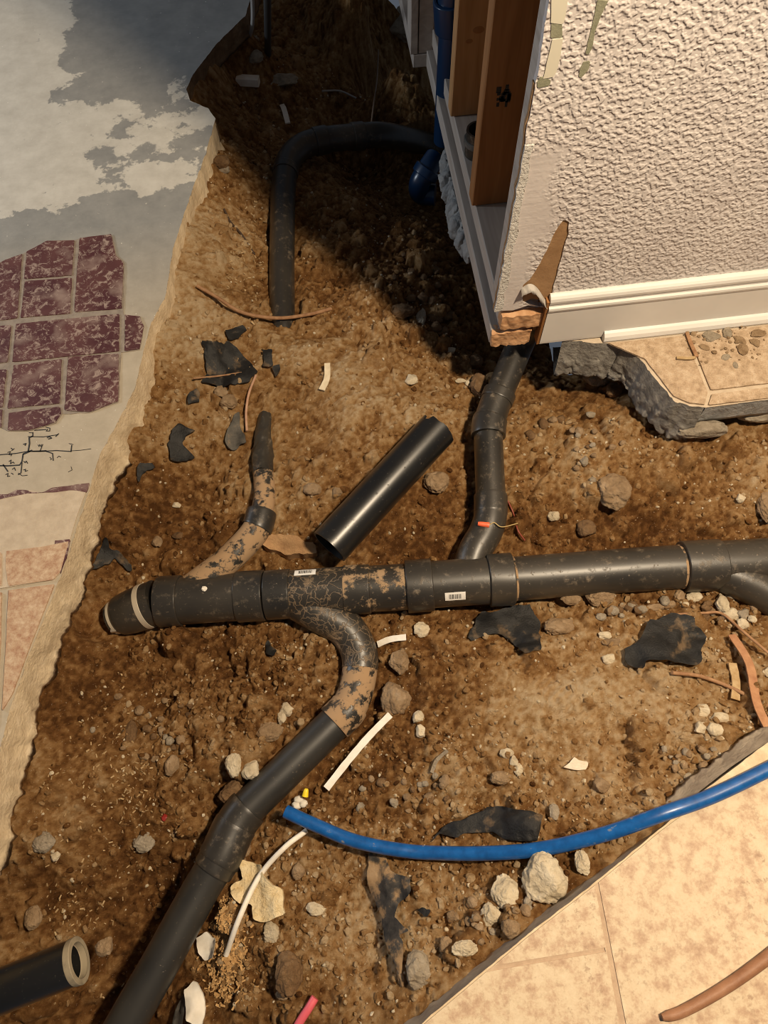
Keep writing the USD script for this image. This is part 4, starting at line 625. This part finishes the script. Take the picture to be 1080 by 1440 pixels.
def lath(pts, w, t, mt, name, label, cat, lift=.006, on=None):
    ps = spline([(PG(x, y) if on is None else P(x, y, on))+[0,0,lift] for x, y in pts], 30)
    if on is None:
        tt = np.linspace(-1, 1, len(ps)); need = np.max([gzv(ps[:,0]+a_, ps[:,1]+b_) for a_ in (-.004,0,.004) for b_ in (-.004,0,.004)], axis=0); co = np.polyfit(tt, need, 1); ln = np.polyval(co, tt); ps[:,2] = ln+(need-ln).max()+.0005
    d = np.gradient(ps, axis=0); s_ = np.cross(d, [0,0,1.0]); s_ /= np.linalg.norm(s_, axis=1, keepdims=True); ww = w*mpp(ps[0])/2*(1+.12*(fbm(ps*90, 2, 4)-.5)[:,None]*2)
    R4 = [ps+s_*ww, ps+s_*ww+[0,0,t], ps-s_*ww+[0,0,t*1.1], ps-s_*ww]; n = len(ps); v = np.vstack(R4); f = []
    for k in range(4):
        a0, b0 = k*n, (k+1) % 4*n
        i = np.arange(n-1); f += [np.c_[a0+i, b0+i, b0+i+1], np.c_[a0+i, b0+i+1, a0+i+1]]
    f += [np.array([[0, n, 2*n], [0, 2*n, 3*n], [n-1, 3*n-1, 2*n-1], [n-1, 4*n-1, 3*n-1]])]
    m = trimesh.Trimesh(v, np.vstack(f), process=False); m.fix_normals(); return single(name, m, mt, label, cat, smooth=30)
lath([(1022,897),(1044,938),(1060,990),(1072,1034)], 11, .003, mottled('bark_red', [(.3, (.28,.13,.065)), (.7, (.42,.23,.12))], 60), 'bark_strip', 'reddish brown bark strip bent at the right frame side', 'bark', .010)
lath([(1027,934),(1032,960),(1031,985)], 11, .004, WOODCHIP, 'wood_splinter', 'short straight yellow wood splinter beside the bark strip', 'wood', .012)
lath([(549,1007),(520,1040),(490,1073),(460,1110)], 9.5, .004, WHITE, 'plastic_lath', 'straight white plastic strip beside the lower branch pipe', 'strip', .010)
lath([(531,908),(548,901),(571,898)], 8.5, .004, WHITE, 'plastic_piece', 'short curved white piece right of the long elbow', 'strip', .008)
lath([(461,516),(460,533),(453,551)], 8.5, .003, mottled('bone_white', [(.3, (.55,.45,.30)), (.7, (.70,.60,.43))], 60), 'plastic_piece', 'short curved cream strip on the sand above the loose offcut', 'strip', .006)
lath([(607,1087),(614,1070),(629,1056)], 5, .003, ROCK[2], 'wood_splinter', 'thin grey splinter in the dirt right of the white strip', 'wood', .006)
rd = spline([P(x, y, .004) for x, y in [(930,1430),(960,1421),(1020,1387),(1080,1344),(1130,1302)]], 40)
single('reed_strip', sweep(rd+np.array([0,0,.004]), np.interp(np.linspace(0,1,len(rd)), [0,.1,1], [.0045,.0075,.010]), n=14), mottled('reed_brown', [(.3, (.20,.09,.045)), (.7, (.32,.165,.09))], 30, rough=.5), 'brown curved reed lying on the cream tiles in the lower right corner', 'reed', smooth=40)
single('cable', tube_px([(431,1168),(400,1192),(365,1232),(337,1290),(318,1343)], 7.5, [.02,.026,.034,.036,.006]), WHITE, 'white curved cable lying over the yellow foam chunk', 'cable', smooth=40)
CABG = plain('cable_grey', (.30,.29,.27), .5); CABK = plain('conduit_dark', (.03,.03,.03), .5)
single('cable', tube_px([(352,-40),(355,0),(354,40),(342,74)], 5.5, zs=[.16,.06,-.03,-.16]), CABG, 'pale grey cable hanging down at the far corner of the left slab', 'cable', smooth=40)
single('conduit', tube_px([(375,-60),(376,0),(377,95)], 11, zs=[.30,.12,-.20]), CABK, 'dark upright conduit rising beside the pale grey cable', 'conduit', smooth=40)
single('wire', tube_px([(453,128),(478,128),(501,138)], 2.6, .02), CABG, 'thin pale curved wire above the far elbow pipe', 'wire', smooth=40)
single('wire', tube_px([(532,70),(530,110),(525,150),(522,176)], 2.4, [.03,.05,.08,.12]), plain('wire_copper', (.20,.13,.08), .5), 'thin upright wire behind the far elbow pipe', 'wire', smooth=40)
single('wire', tube_px([(798,487),(806,505),(813,517),(835,511),(858,505)], 2.6, .045), CABG, 'thin pale bent wire in the hollow under the broken slab', 'wire', smooth=40)
single('wire', tube_px([(714,704),(722,722),(728,745),(738,760)], 2.4, .006), plain('wire_red', (.22,.05,.03), .5), 'thin reddish wire on the soil right of the upper branch pipe', 'wire', smooth=40)
wn = thing('wire_connector', 'small orange wire nut resting on the upper branch pipe', 'wire nut', base=P(679,737,-.108))
cA, cB = P(672,736.5,-.110), P(688,738.5,-.110); part(wn, 'cap', sweep(np.linspace(cA, cB, 8), np.array([.0042,.0050,.0054,.0056,.0057,.0058,.0062,.0058]), n=12), plain('wire_nut_orange', (.75,.13,.05), .45), smooth=40)
part(wn, 'wire', sweep(spline([cB, P(695,735,-.106), P(706,741,-.112), P(728,736,-.14)], 24), .0011, n=8), plain('wire_brass', (.45,.33,.14), .4), smooth=40)
yc = PG(428,1122)
wy = thing('wire_connector', 'small yellow wire nut in a tuft of white fluff beside the lower branch pipe', 'wire nut', base=yc)
part(wy, 'cap', sweep(np.linspace(P(429,1120,yc[2]+.03), P(431,1109,yc[2]+.034), 8), np.array([.0062,.006,.0058,.0056,.0054,.005,.0045,.003]), n=12), plain('wire_nut_yellow', (.80,.58,.02), .4), smooth=40)
fl2 = cat_(*[(lambda m: (m.apply_translation(P(421+6*math.cos(k*2.2), 1129+5*math.sin(k*2.2), yc[2]+.016)), m)[1])(rock((.016,.014,.014), 300+k, 2, .1)) for k in range(6)])
part(wy, 'fluff', fl2, plain('fluff_white', (.62,.58,.50), .95), 'tuft of white fluff', smooth=True)
single('tube_piece', tube_px([(443,1403),(434,1418),(420,1440),(405,1470)], 12, .012), plain('tube_pink', (.60,.10,.13), .45), 'short pink tube at the bottom edge of the dirt', 'tube', smooth=40)
wbk = box(-.034,.034,-.012,.012,0,.022); wbk.apply_transform(trimesh.transformations.rotation_matrix(-.24, [0,0,1])); wbk.apply_translation(PG(350,120)+[0,0,.004]); single('plaster_block', wbk, WHITE, 'white oblong block lying on rubble at the far end of the trench', 'block')
lath([(397,152),(401,163),(405,175)], 7, .004, WHITE, 'plastic_piece', 'small white stick on the dark soil left of the far elbow', 'strip', .006)
rc = rock((.012,.014,.008), 77, 2); rc.apply_translation(PG(232,1150)+[0,0,.004]); single('bottle_cap', rc, plain('red_shiny', (.22,.02,.015), .3), 'small shiny dark red lump in the rubble left of the lower branch pipe', 'cap', smooth=40)
# blue and black plumbing in the framing
bx = P(628,128,.10); by = ys1+.17
bp = thing('blue_pipe', 'dark blue plastic pipe with a socket standing behind the first stud', 'pipe', base=(.36,by,.0))
part(bp, 'tube', sweep(np.array([[.352,by,-.1],[.352,by,.10],[.352,by,.24]]), .030, n=32), BLUE_DK, smooth=35); part(bp, 'socket', sleeve([.352,by,.20], [.345,by,.27], .040), BLUE_DK, smooth=35); part(bp, 'elbow', sweep(spline([[.35,by,.24],[.348,by,.31],[.33,by+.03,.36],[.30,by+.08,.38]], 24), .034, n=32), BLUE_DK, smooth=35)
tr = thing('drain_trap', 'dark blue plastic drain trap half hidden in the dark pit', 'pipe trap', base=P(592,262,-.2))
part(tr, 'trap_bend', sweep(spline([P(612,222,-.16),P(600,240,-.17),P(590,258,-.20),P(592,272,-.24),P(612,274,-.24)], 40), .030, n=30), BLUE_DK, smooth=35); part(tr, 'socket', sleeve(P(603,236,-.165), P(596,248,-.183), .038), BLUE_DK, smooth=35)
sx_, sy_ = P(664,215,.10)[:2]
sp = thing('riser_stub', 'short open black pipe stub standing on the sole plate between two studs', 'pipe', base=(sx_+.012, sy_, .098))
part(sp, 'tube', sweep(np.array([[sx_+.012,sy_,.098],[sx_+.012,sy_,.13],[sx_+.012,sy_,.16]]), .030, n=32, inner=.005), ABS, smooth=35)
part(sp, 'torn_tape', sleeve([sx_+.012,sy_,.125], [sx_+.012,sy_,.140], .034), FELT_G, smooth=35)
# ---------------------------------------------------------------- stones
G1 = 'small stones along the lower edge of the main pipe'
BIG = [(557,984,42,46,0,'squarish tan rock above the end of the white plastic strip'), (843,838,42,30,0,'largest grey-tan stone resting against the lower side of the main pipe'), (802,842,28,18,0,'oval tan stone left of the largest one against the main pipe'), (861,697,46,52,0,'knobbly brown clod on the slope above the main pipe'),
 (823,745,26,24,3,'round brown lump just above the main pipe, left of the knobbly clod'), (778,727,17,15,1,'round pale pebble on the slope right of the upper branch pipe'), (708,1252,38,42,1,'rounded cream rock left of the largest limestone rock'), (764,1233,62,64,1,'largest pale limestone rock directly below the blue tube'), (690,1285,30,30,1,'white broken rock below the rounded cream rock'),
 (718,1306,26,24,0,'smooth brown stone touching the shaded slab edge'), (818,1213,20,32,1,'narrow pale stone right of the largest limestone rock'), (588,1362,34,48,2,'grey angular slab of stone near the tip of the long black sheet'), (566,1372,16,28,0,'tan stone tucked beside the grey angular slab'), (627,1330,18,24,0,'oval tan pebble left of the pale twin stones'), (653,1333,36,20,1,'pale knobbly stone below the cream rock, near the slab edge'),
 (408,1368,38,54,3,'tall brown rock at the bottom, right of the wood shavings'), (398,1398,20,14,0,'small tan stone at the foot of the tall brown rock'), (329,1077,22,32,1,'pale angular stone left of the lower branch pipe, upper of a pair'), (352,1082,24,26,1,'pale stone closest to the lower branch pipe, right of a pair'), (328,1114,42,30,3,'dark brown rock under the pair of pale stones'), (404,998,20,19,1,'round cream pebble above the lower branch pipe'), (397,1010,12,17,1,'narrow cream pebble below the round one'), (381,1030,36,26,0,'flat grey-brown stone left of the lower branch pipe'),
 (593,887,22,22,1,'whitish rough stone below the main pipe socket'), (561,932,28,36,0,'tan pointed stone right of the muddy elbow'), (588,1008,16,16,1,'pale pebble right of the squarish tan rock'), (592,1028,14,18,1,'pale oblong pebble below the squarish tan rock'), (712,1060,20,14,1,'pale flat stone in the footprint, topmost of four'), (722,1070,12,14,1,'pale small stone in the footprint, second of four'), (728,1082,14,18,1,'white stone in the footprint, right of four'), (704,1094,30,18,0,'tan flat stone in the footprint, lowest of four'),
 (779,1142,14,22,2,'grey pebble right of the flat dark scrap above the blue tube'), (786,882,42,24,0,'crumbly tan clump right of the bent black scrap'), (1014,850,20,28,1,'white lumpy stone under the right coupling'), (1024,866,24,20,1,'white rounded stone just below the lumpy one'), (975,841,22,15,1,'white oval stone under the main pipe, left of the lumpy white pair'), (963,851,11,8,1,'tiny white stone left below the white oval one'), (1044,866,18,18,2,'grey-white pebble right of the lumpy white pair'), (1043,878,16,15,1,'cream pebble below the grey-white one'), (1057,872,12,12,1,'small cube-like pebble below the branch at the right'), (955,837,14,15,0,'tan pebble left of the white oval stone'), (921,856,28,12,0,'flat tan stone above the largest black scrap'),
 (850,894,18,12,1,'pale flat chip left of the largest black scrap'), (860,904,28,11,0,'tan flat stone under the pale flat chip'), (855,928,18,14,1,'white stone at the left tip of the largest black scrap'), (988,1000,17,18,1,'cream stone in the gravel, left of a touching pair'), (1011,1010,27,15,1,'cream oval stone in the gravel, right of a touching pair'), (984,1024,19,17,1,'pale stone below the touching cream pair, left'), (1003,1026,21,19,1,'pale stone below the touching cream pair, right'), (1079,946,16,16,1,'white cube-like chip at the right frame edge'), (1076,715,26,46,0,'brown rock cut by the right frame edge above the main pipe'), (1040,702,14,13,1,'white chip on the slope above the right coupling'),
 (578,537,18,17,1,'white pebble on the soil above the loose offcut'), (222,763,15,17,0,'pale oval pebble left of the left branch pipe'), (250,754,15,10,3,'brown pebble beside the pale oval one'), (249,711,12,9,1,'small cream pebble below the black folded scrap'), (613,682,36,32,0,'tan half-buried stone right of the loose offcut'), (322,567,24,22,0,'tan cobble below the torn black scrap, lower'), (311,553,20,18,0,'tan cobble below the torn black scrap, upper'), (205,1185,30,26,2,'pale flat stone in the lower left mud, left'),
 (345,1193,16,22,0,'tan stone squeezed against the coupling of the lower branch'), (243,1077,20,28,0,'tan round clod in the rubble at the left'), (185,1032,18,38,3,'upright brown stone with a pale streak in the left rubble'), (66,1184,30,28,2,'greenish pale stone half sunk in the left mud'), (79,1204,14,14,1,'small pale stone right below the half sunk one'), (50,1290,24,30,0,'tan lump in the mud above the lower left pipe'), (146,1331,24,24,0,'tan stone right of the dusty hub end'), (398,118,44,24,2,'grey rock beside the white oblong block'), (566,48,56,48,2,'grey slab of rock leaning at the far end of the trench'),
 (357,62,18,18,2,'grey cobble under the hanging cable, upper'), (361,84,20,18,2,'grey cobble under the hanging cable, lower'), (312,232,26,22,3,'brown stone at the foot of the left slab, upper'), (316,240,14,12,2,'small grey stone at the foot of the left slab, lower'), (836,533,38,36,2,'round grey rock in the hollow under the broken slab'), (862,552,22,22,3,'brown stone beside the round grey rock in the hollow'), (672,545,22,36,3,'brown stone wedged left of the upper branch pipe'), (668,512,20,20,3,'brown stone left of the upper branch pipe under the plate'), (657,540,8,10,1,'cream chip beside the brown wedged stone'), (648,536,16,8,1,'white sliver left of the cream chip'), (633,494,15,10,1,'white chip below the shaded rubble slope'), (592,448,14,30,2,'dark oblong stone in the shaded rubble'), (566,442,34,22,3,'brown stone in the shaded rubble, left of the oblong one'),
 (475,694,14,14,0,'tan pebble above the loose offcut, left'), (440,690,26,18,0,'pale crust lump left of the loose offcut'), (432,770,20,14,0,'tan pebble at the foot of the loose offcut'), (845,1105,22,20,0,'round sunk pebble on the smooth sand'), (420,1225,18,22,0,'tan stone right of the white cable'), (445,1278,28,18,1,'pale stone below the yellow foam'), (383,1310,22,26,1,'cream stone below the yellow foam, left'), (700,1345,0,0,0,'')]
names_m = ['tan', 'pale', 'grey', 'brown']
for k, (x, y, w, h, t, lab) in enumerate(BIG):
    if w: put_rock('stone', x, y, w*1.05, h*1.05, ROCK[t], lab, seed=k*13, sub=4 if max(w, h) > 28 else 3, ang=.8 if t in (1, 2) else .4, flat=.72)
for k, (x, y, w, h) in enumerate([(1000,474,26,18),(1022,468,22,14),(1040,479,20,12),(1065,470,24,14),(1044,493,20,15),(1062,483,14,12),(1020,503,14,10),(1034,514,12,8),(990,489,16,10),(975,470,10,8)]):
    put_rock('rubble_piece', x, y, w, h, ROCK[2 if k in (0,1,6,7) else 0], ['grey leftmost rubble piece against the shoe moulding', 'grey rubble piece second from the left by the shoe moulding', 'tan rubble piece in the row by the shoe moulding, third', 'tan rubble piece by the shoe moulding near the right frame side', 'tan wedge-shaped rubble piece in the middle of the dusty tile bed', 'small tan rubble piece behind the wedge-shaped one', 'small grey rubble piece on the dusty tile bed, upper of two', 'small grey rubble piece on the dusty tile bed, lower of two', 'flat tan rubble piece over the joint of the tile bed', 'tiny tan rubble piece left of the tile bed joint'][k], cat='rubble', on=.003, sink=.12, seed=900+k, ang=1.0, flat=.38, rot=k*1.1)
lath([(950,506),(965,507),(976,506)], 4, .003, WOODCHIP, 'wood_splinter', 'thin pale splinter on the dusty tile bed', 'wood', .006, on=.002)
lath([(964,471),(970,487),(978,505)], 5, .003, TWIG, 'wood_splinter', 'brown splinter along the joint of the dusty tile bed', 'wood', .006, on=.002)
r_ = np.random.default_rng(88); rv, rf, o_ = [], [], 0
for _ in range(230):
    px, py = (r_.uniform(960, 1078), r_.uniform(458, 530)) if r_.random() < .55 else (r_.uniform(870, 990), r_.uniform(484, 560)); p = P(px, py, .0045)
    if not pr.contains(Point(p[:2])) or p[1] > YW-.025: continue
    sz_ = .003+.007*r_.random()**2.5; m = rock((sz_*(.7+.6*r_.random()), sz_, sz_*.6), 1500+int(px), 1, 1.0); rv.append(m.vertices+p+[0,0,sz_*.18]); rf.append(m.faces+o_); o_ += len(m.vertices)
single('slab_grit', (np.vstack(rv), np.vstack(rf)), ROCK[0], 'loose grit and mortar crumbs on the dusty tile bed', kind='stuff', cat='grit')
# individually placed small stones, look-alikes in groups by place
taken = cKDTree(np.array([PG(b[0], b[1])[:2] for b in BIG]))
trench = Polygon([P(x, y, -.12)[:2] for x, y in [(30,1170),(110,920),(170,690),(225,530),(262,400),(290,280),(320,190),(330,100),(420,40),(560,60),(600,180),(610,330),(660,470),(800,560),(930,610),(1079,620),(1079,1030),(960,1110),(800,1225),(600,1390),(540,1439),(20,1439)]])
zones = [('gravel', (700,1290,60,30), 26), ('edge', (980,1075,50,25), 22), ('main', (930,855,90,16), 26), ('left', (230,1040,60,60), 24), ('mid', (570,1120,70,30), 20), ('shade', (620,410,40,60), 20), ('up', (820,620,70,50), 18)]
LM = [(557,984,'squarish tan rock'), (843,838,'largest stone against the main pipe'), (861,697,'knobbly brown clod'), (708,1252,'rounded cream rock'), (764,1233,'largest limestone rock'), (690,1285,'white broken rock'), (718,1306,'smooth brown stone at the slab edge'), (588,1362,'grey angular slab of stone'), (653,1333,'pale knobbly stone'), (352,1082,'pale stone beside the lower branch pipe'), (404,998,'round cream pebble'), (381,1030,'flat grey-brown stone'), (593,887,'whitish rough stone'),
 (722,1070,'white stones in the footprint'), (779,1142,'grey pebble above the blue tube'), (786,882,'crumbly tan clump'), (1014,850,'white lumpy stone'), (975,841,'white oval stone'), (1000,1008,'touching cream pair of stones'), (925,905,'largest black scrap'), (710,885,'bent black scrap'), (836,533,'round grey rock in the hollow'), (613,682,'half-buried stone by the offcut'), (592,448,'dark oblong stone on the shaded slope'), (633,494,'white chip below the shaded slope'), (505,1060,'white plastic strip'), (185,1032,'upright streaked stone'),
 (243,1077,'tan round clod'), (205,1185,'pale flat stone in the mud'), (807,1078,'angular plaster chip'), (700,1160,'flat dark scrap above the blue tube'), (990,607,'jutting concrete lump'), (1040,702,'white chip above the right coupling'), (778,727,'round pebble by the upper branch pipe'), (1029,960,'yellow wood splinter'), (540,1280,'long black sheet'), (818,1213,'narrow pale stone'), (614,1072,'thin grey splinter')]
said = set(); DIRS = ['right of', 'below and right of', 'below', 'below and left of', 'left of', 'above and left of', 'above', 'above and right of']
for zn, (x, y, rx_, ry_), n in zones:
    r_ = np.random.default_rng(len(zn)*7+x); got = 0
    for _ in range(400):
        px, py = x+r_.normal()*rx_*.6, y+r_.normal()*ry_*.6; p = PG(px, py); w = 8+8*r_.random()**1.3; t = [0,0,3,2][r_.integers(4)] if zn != 'shade' else 3; hh = .7+.5*r_.random()
        if got >= n or not (0 < px < 1080 and py < 1440) or not trench.contains(Point(p[:2])) or PT.query(p[:2])[0] < .055 or taken.query(p[:2])[0] < .024: continue
        dd = sorted((math.hypot(px-a_, py-b_), a_, b_, c_) for a_, b_, c_ in LM); lab = None
        for d_l, a_, b_, c_ in dd[:3]:
            cand = f"{'tiny' if w < 10.5 else 'small'} {names_m[t]} stone {DIRS[int(round(math.atan2(py-b_, px-a_)/(math.pi/4))) % 8]} the {c_}"
            if cand not in said: lab = cand; break
        if not lab: continue
        said.add(lab); put_rock('small_stone', px, py, w, w*hh, ROCK[t], lab, 'small stones scattered on the dirt', seed=got*3, sub=2, flat=.75); got += 1
# crumbs of earth, grit and pale chips that nobody could count
def crumbs(n, smin, smax, power, seed, wgt, sub=1, flat=.75, base=None):
    r_ = np.random.default_rng(seed); protos = [rock((1,1,flat), 500+seed+k, sub, 1.0) for k in range(8)]; Vs, Fs, Ts, o, got = [], [], [], 0, 0
    while got < n:
        px, py = r_.uniform(0, 1080), r_.uniform(20, 1440); p = P(px, py, -.15)
        if not trench.contains(Point(p[:2])): continue
        i, j = int((p[0]-X0)/GS), int((p[1]-Y0)/GS)
        if r_.random() > wgt[i, j]: continue
        d = PT.query(p[:2])[0]
        if d < .045: continue
        s = smin+(smax-smin)*r_.random()**power; m = protos[r_.integers(8)]; a = r_.random()*6.28; c, sn = math.cos(a), math.sin(a)
        v = (m.vertices@trimesh.transformations.random_rotation_matrix(r_.random(3))[:3,:3])*s*(.7+.6*r_.random(3)); v = np.c_[v[:,0]*c-v[:,1]*sn, v[:,0]*sn+v[:,1]*c, v[:,2]]+[p[0], p[1], Z[i, j]+s*flat*.22]
        Vs.append(v); Fs.append(m.faces+o); Ts.append(np.full(len(v), np.clip(TONE[i, j]+r_.normal()*.22+.06, 0, 1))); o += len(v); got += 1
    return (np.vstack(Vs), np.vstack(Fs)), np.concatenate(Ts)
cm_, ct_ = crumbs(9000, .0035, .014, 3.0, 41, np.clip(CLOD*1.15-.12, .03, 1)); single('soil_crumbs', cm_, SOIL, 'loose crumbs of brown earth strewn over the trench floor', kind='stuff', cat='soil', attrs={'tone': ct_})
gm_, gt_ = crumbs(900, .003, .008, 1.6, 43, np.clip(CLOD, .15, 1)); single('pale_grit', gm_, ROCK[1], 'pale grit and plaster flecks scattered over the brown earth', kind='stuff', cat='grit')
def chips(n, x, y, rx_, ry_, lmin, lmax, seed, mt, name, label):
    r_ = np.random.default_rng(seed); Vs, Fs, o = [], [], 0; b = box(-.5,.5,-.5,.5,-.5,.5)
    for _ in range(n):
        p = PG(np.clip(x+r_.normal()*rx_, 4, 1076), np.clip(y+r_.normal()*ry_, 30, 1436))
        if not trench.contains(Point(p[:2])) or PT.query(p[:2])[0] < .04: continue
        l = lmin+(lmax-lmin)*r_.random(); T = trimesh.transformations.euler_matrix(r_.normal()*.4, r_.normal()*.4, r_.random()*6.28)[:3,:3]
        Vs.append((b.vertices*[l, l*(.2+.25*r_.random()), .0012])@T.T+p+[0,0,.003]); Fs.append(b.faces+o); o += 8
    single(name, (np.vstack(Vs), np.vstack(Fs)), mt, label, kind='stuff', cat='shavings')
SHAV = mottled('wood_shavings', [(.3, (.46,.25,.09)), (.7, (.70,.45,.20))], 90, isl=.3)
chips(650, 318, 1335, 15, 42, .004, .012, 51, SHAV, 'wood_shavings', 'orange wood shavings heaped beside the lower branch pipe')
chips(160, 40, 1070, 30, 40, .003, .007, 52, WOODCHIP, 'wood_flecks', 'pale wood flecks below the left slab edge'); chips(200, 185, 1090, 40, 70, .003, .008, 53, WOODCHIP, 'wood_flecks', 'pale wood flecks in the rubble left of the lower branch pipe'); chips(120, 110, 1290, 40, 60, .003, .008, 54, WOODCHIP, 'wood_flecks', 'pale wood flecks above the lower left pipe'); chips(110, 345, 360, 20, 40, .004, .010, 55, WOODCHIP, 'wood_flecks', 'pale flecks on the bank beside the far pipe')
chips(300, 650, 1030, 200, 130, .002, .006, 56, WOODCHIP, 'wood_flecks', 'pale wood flecks scattered right of the lower branch pipe')
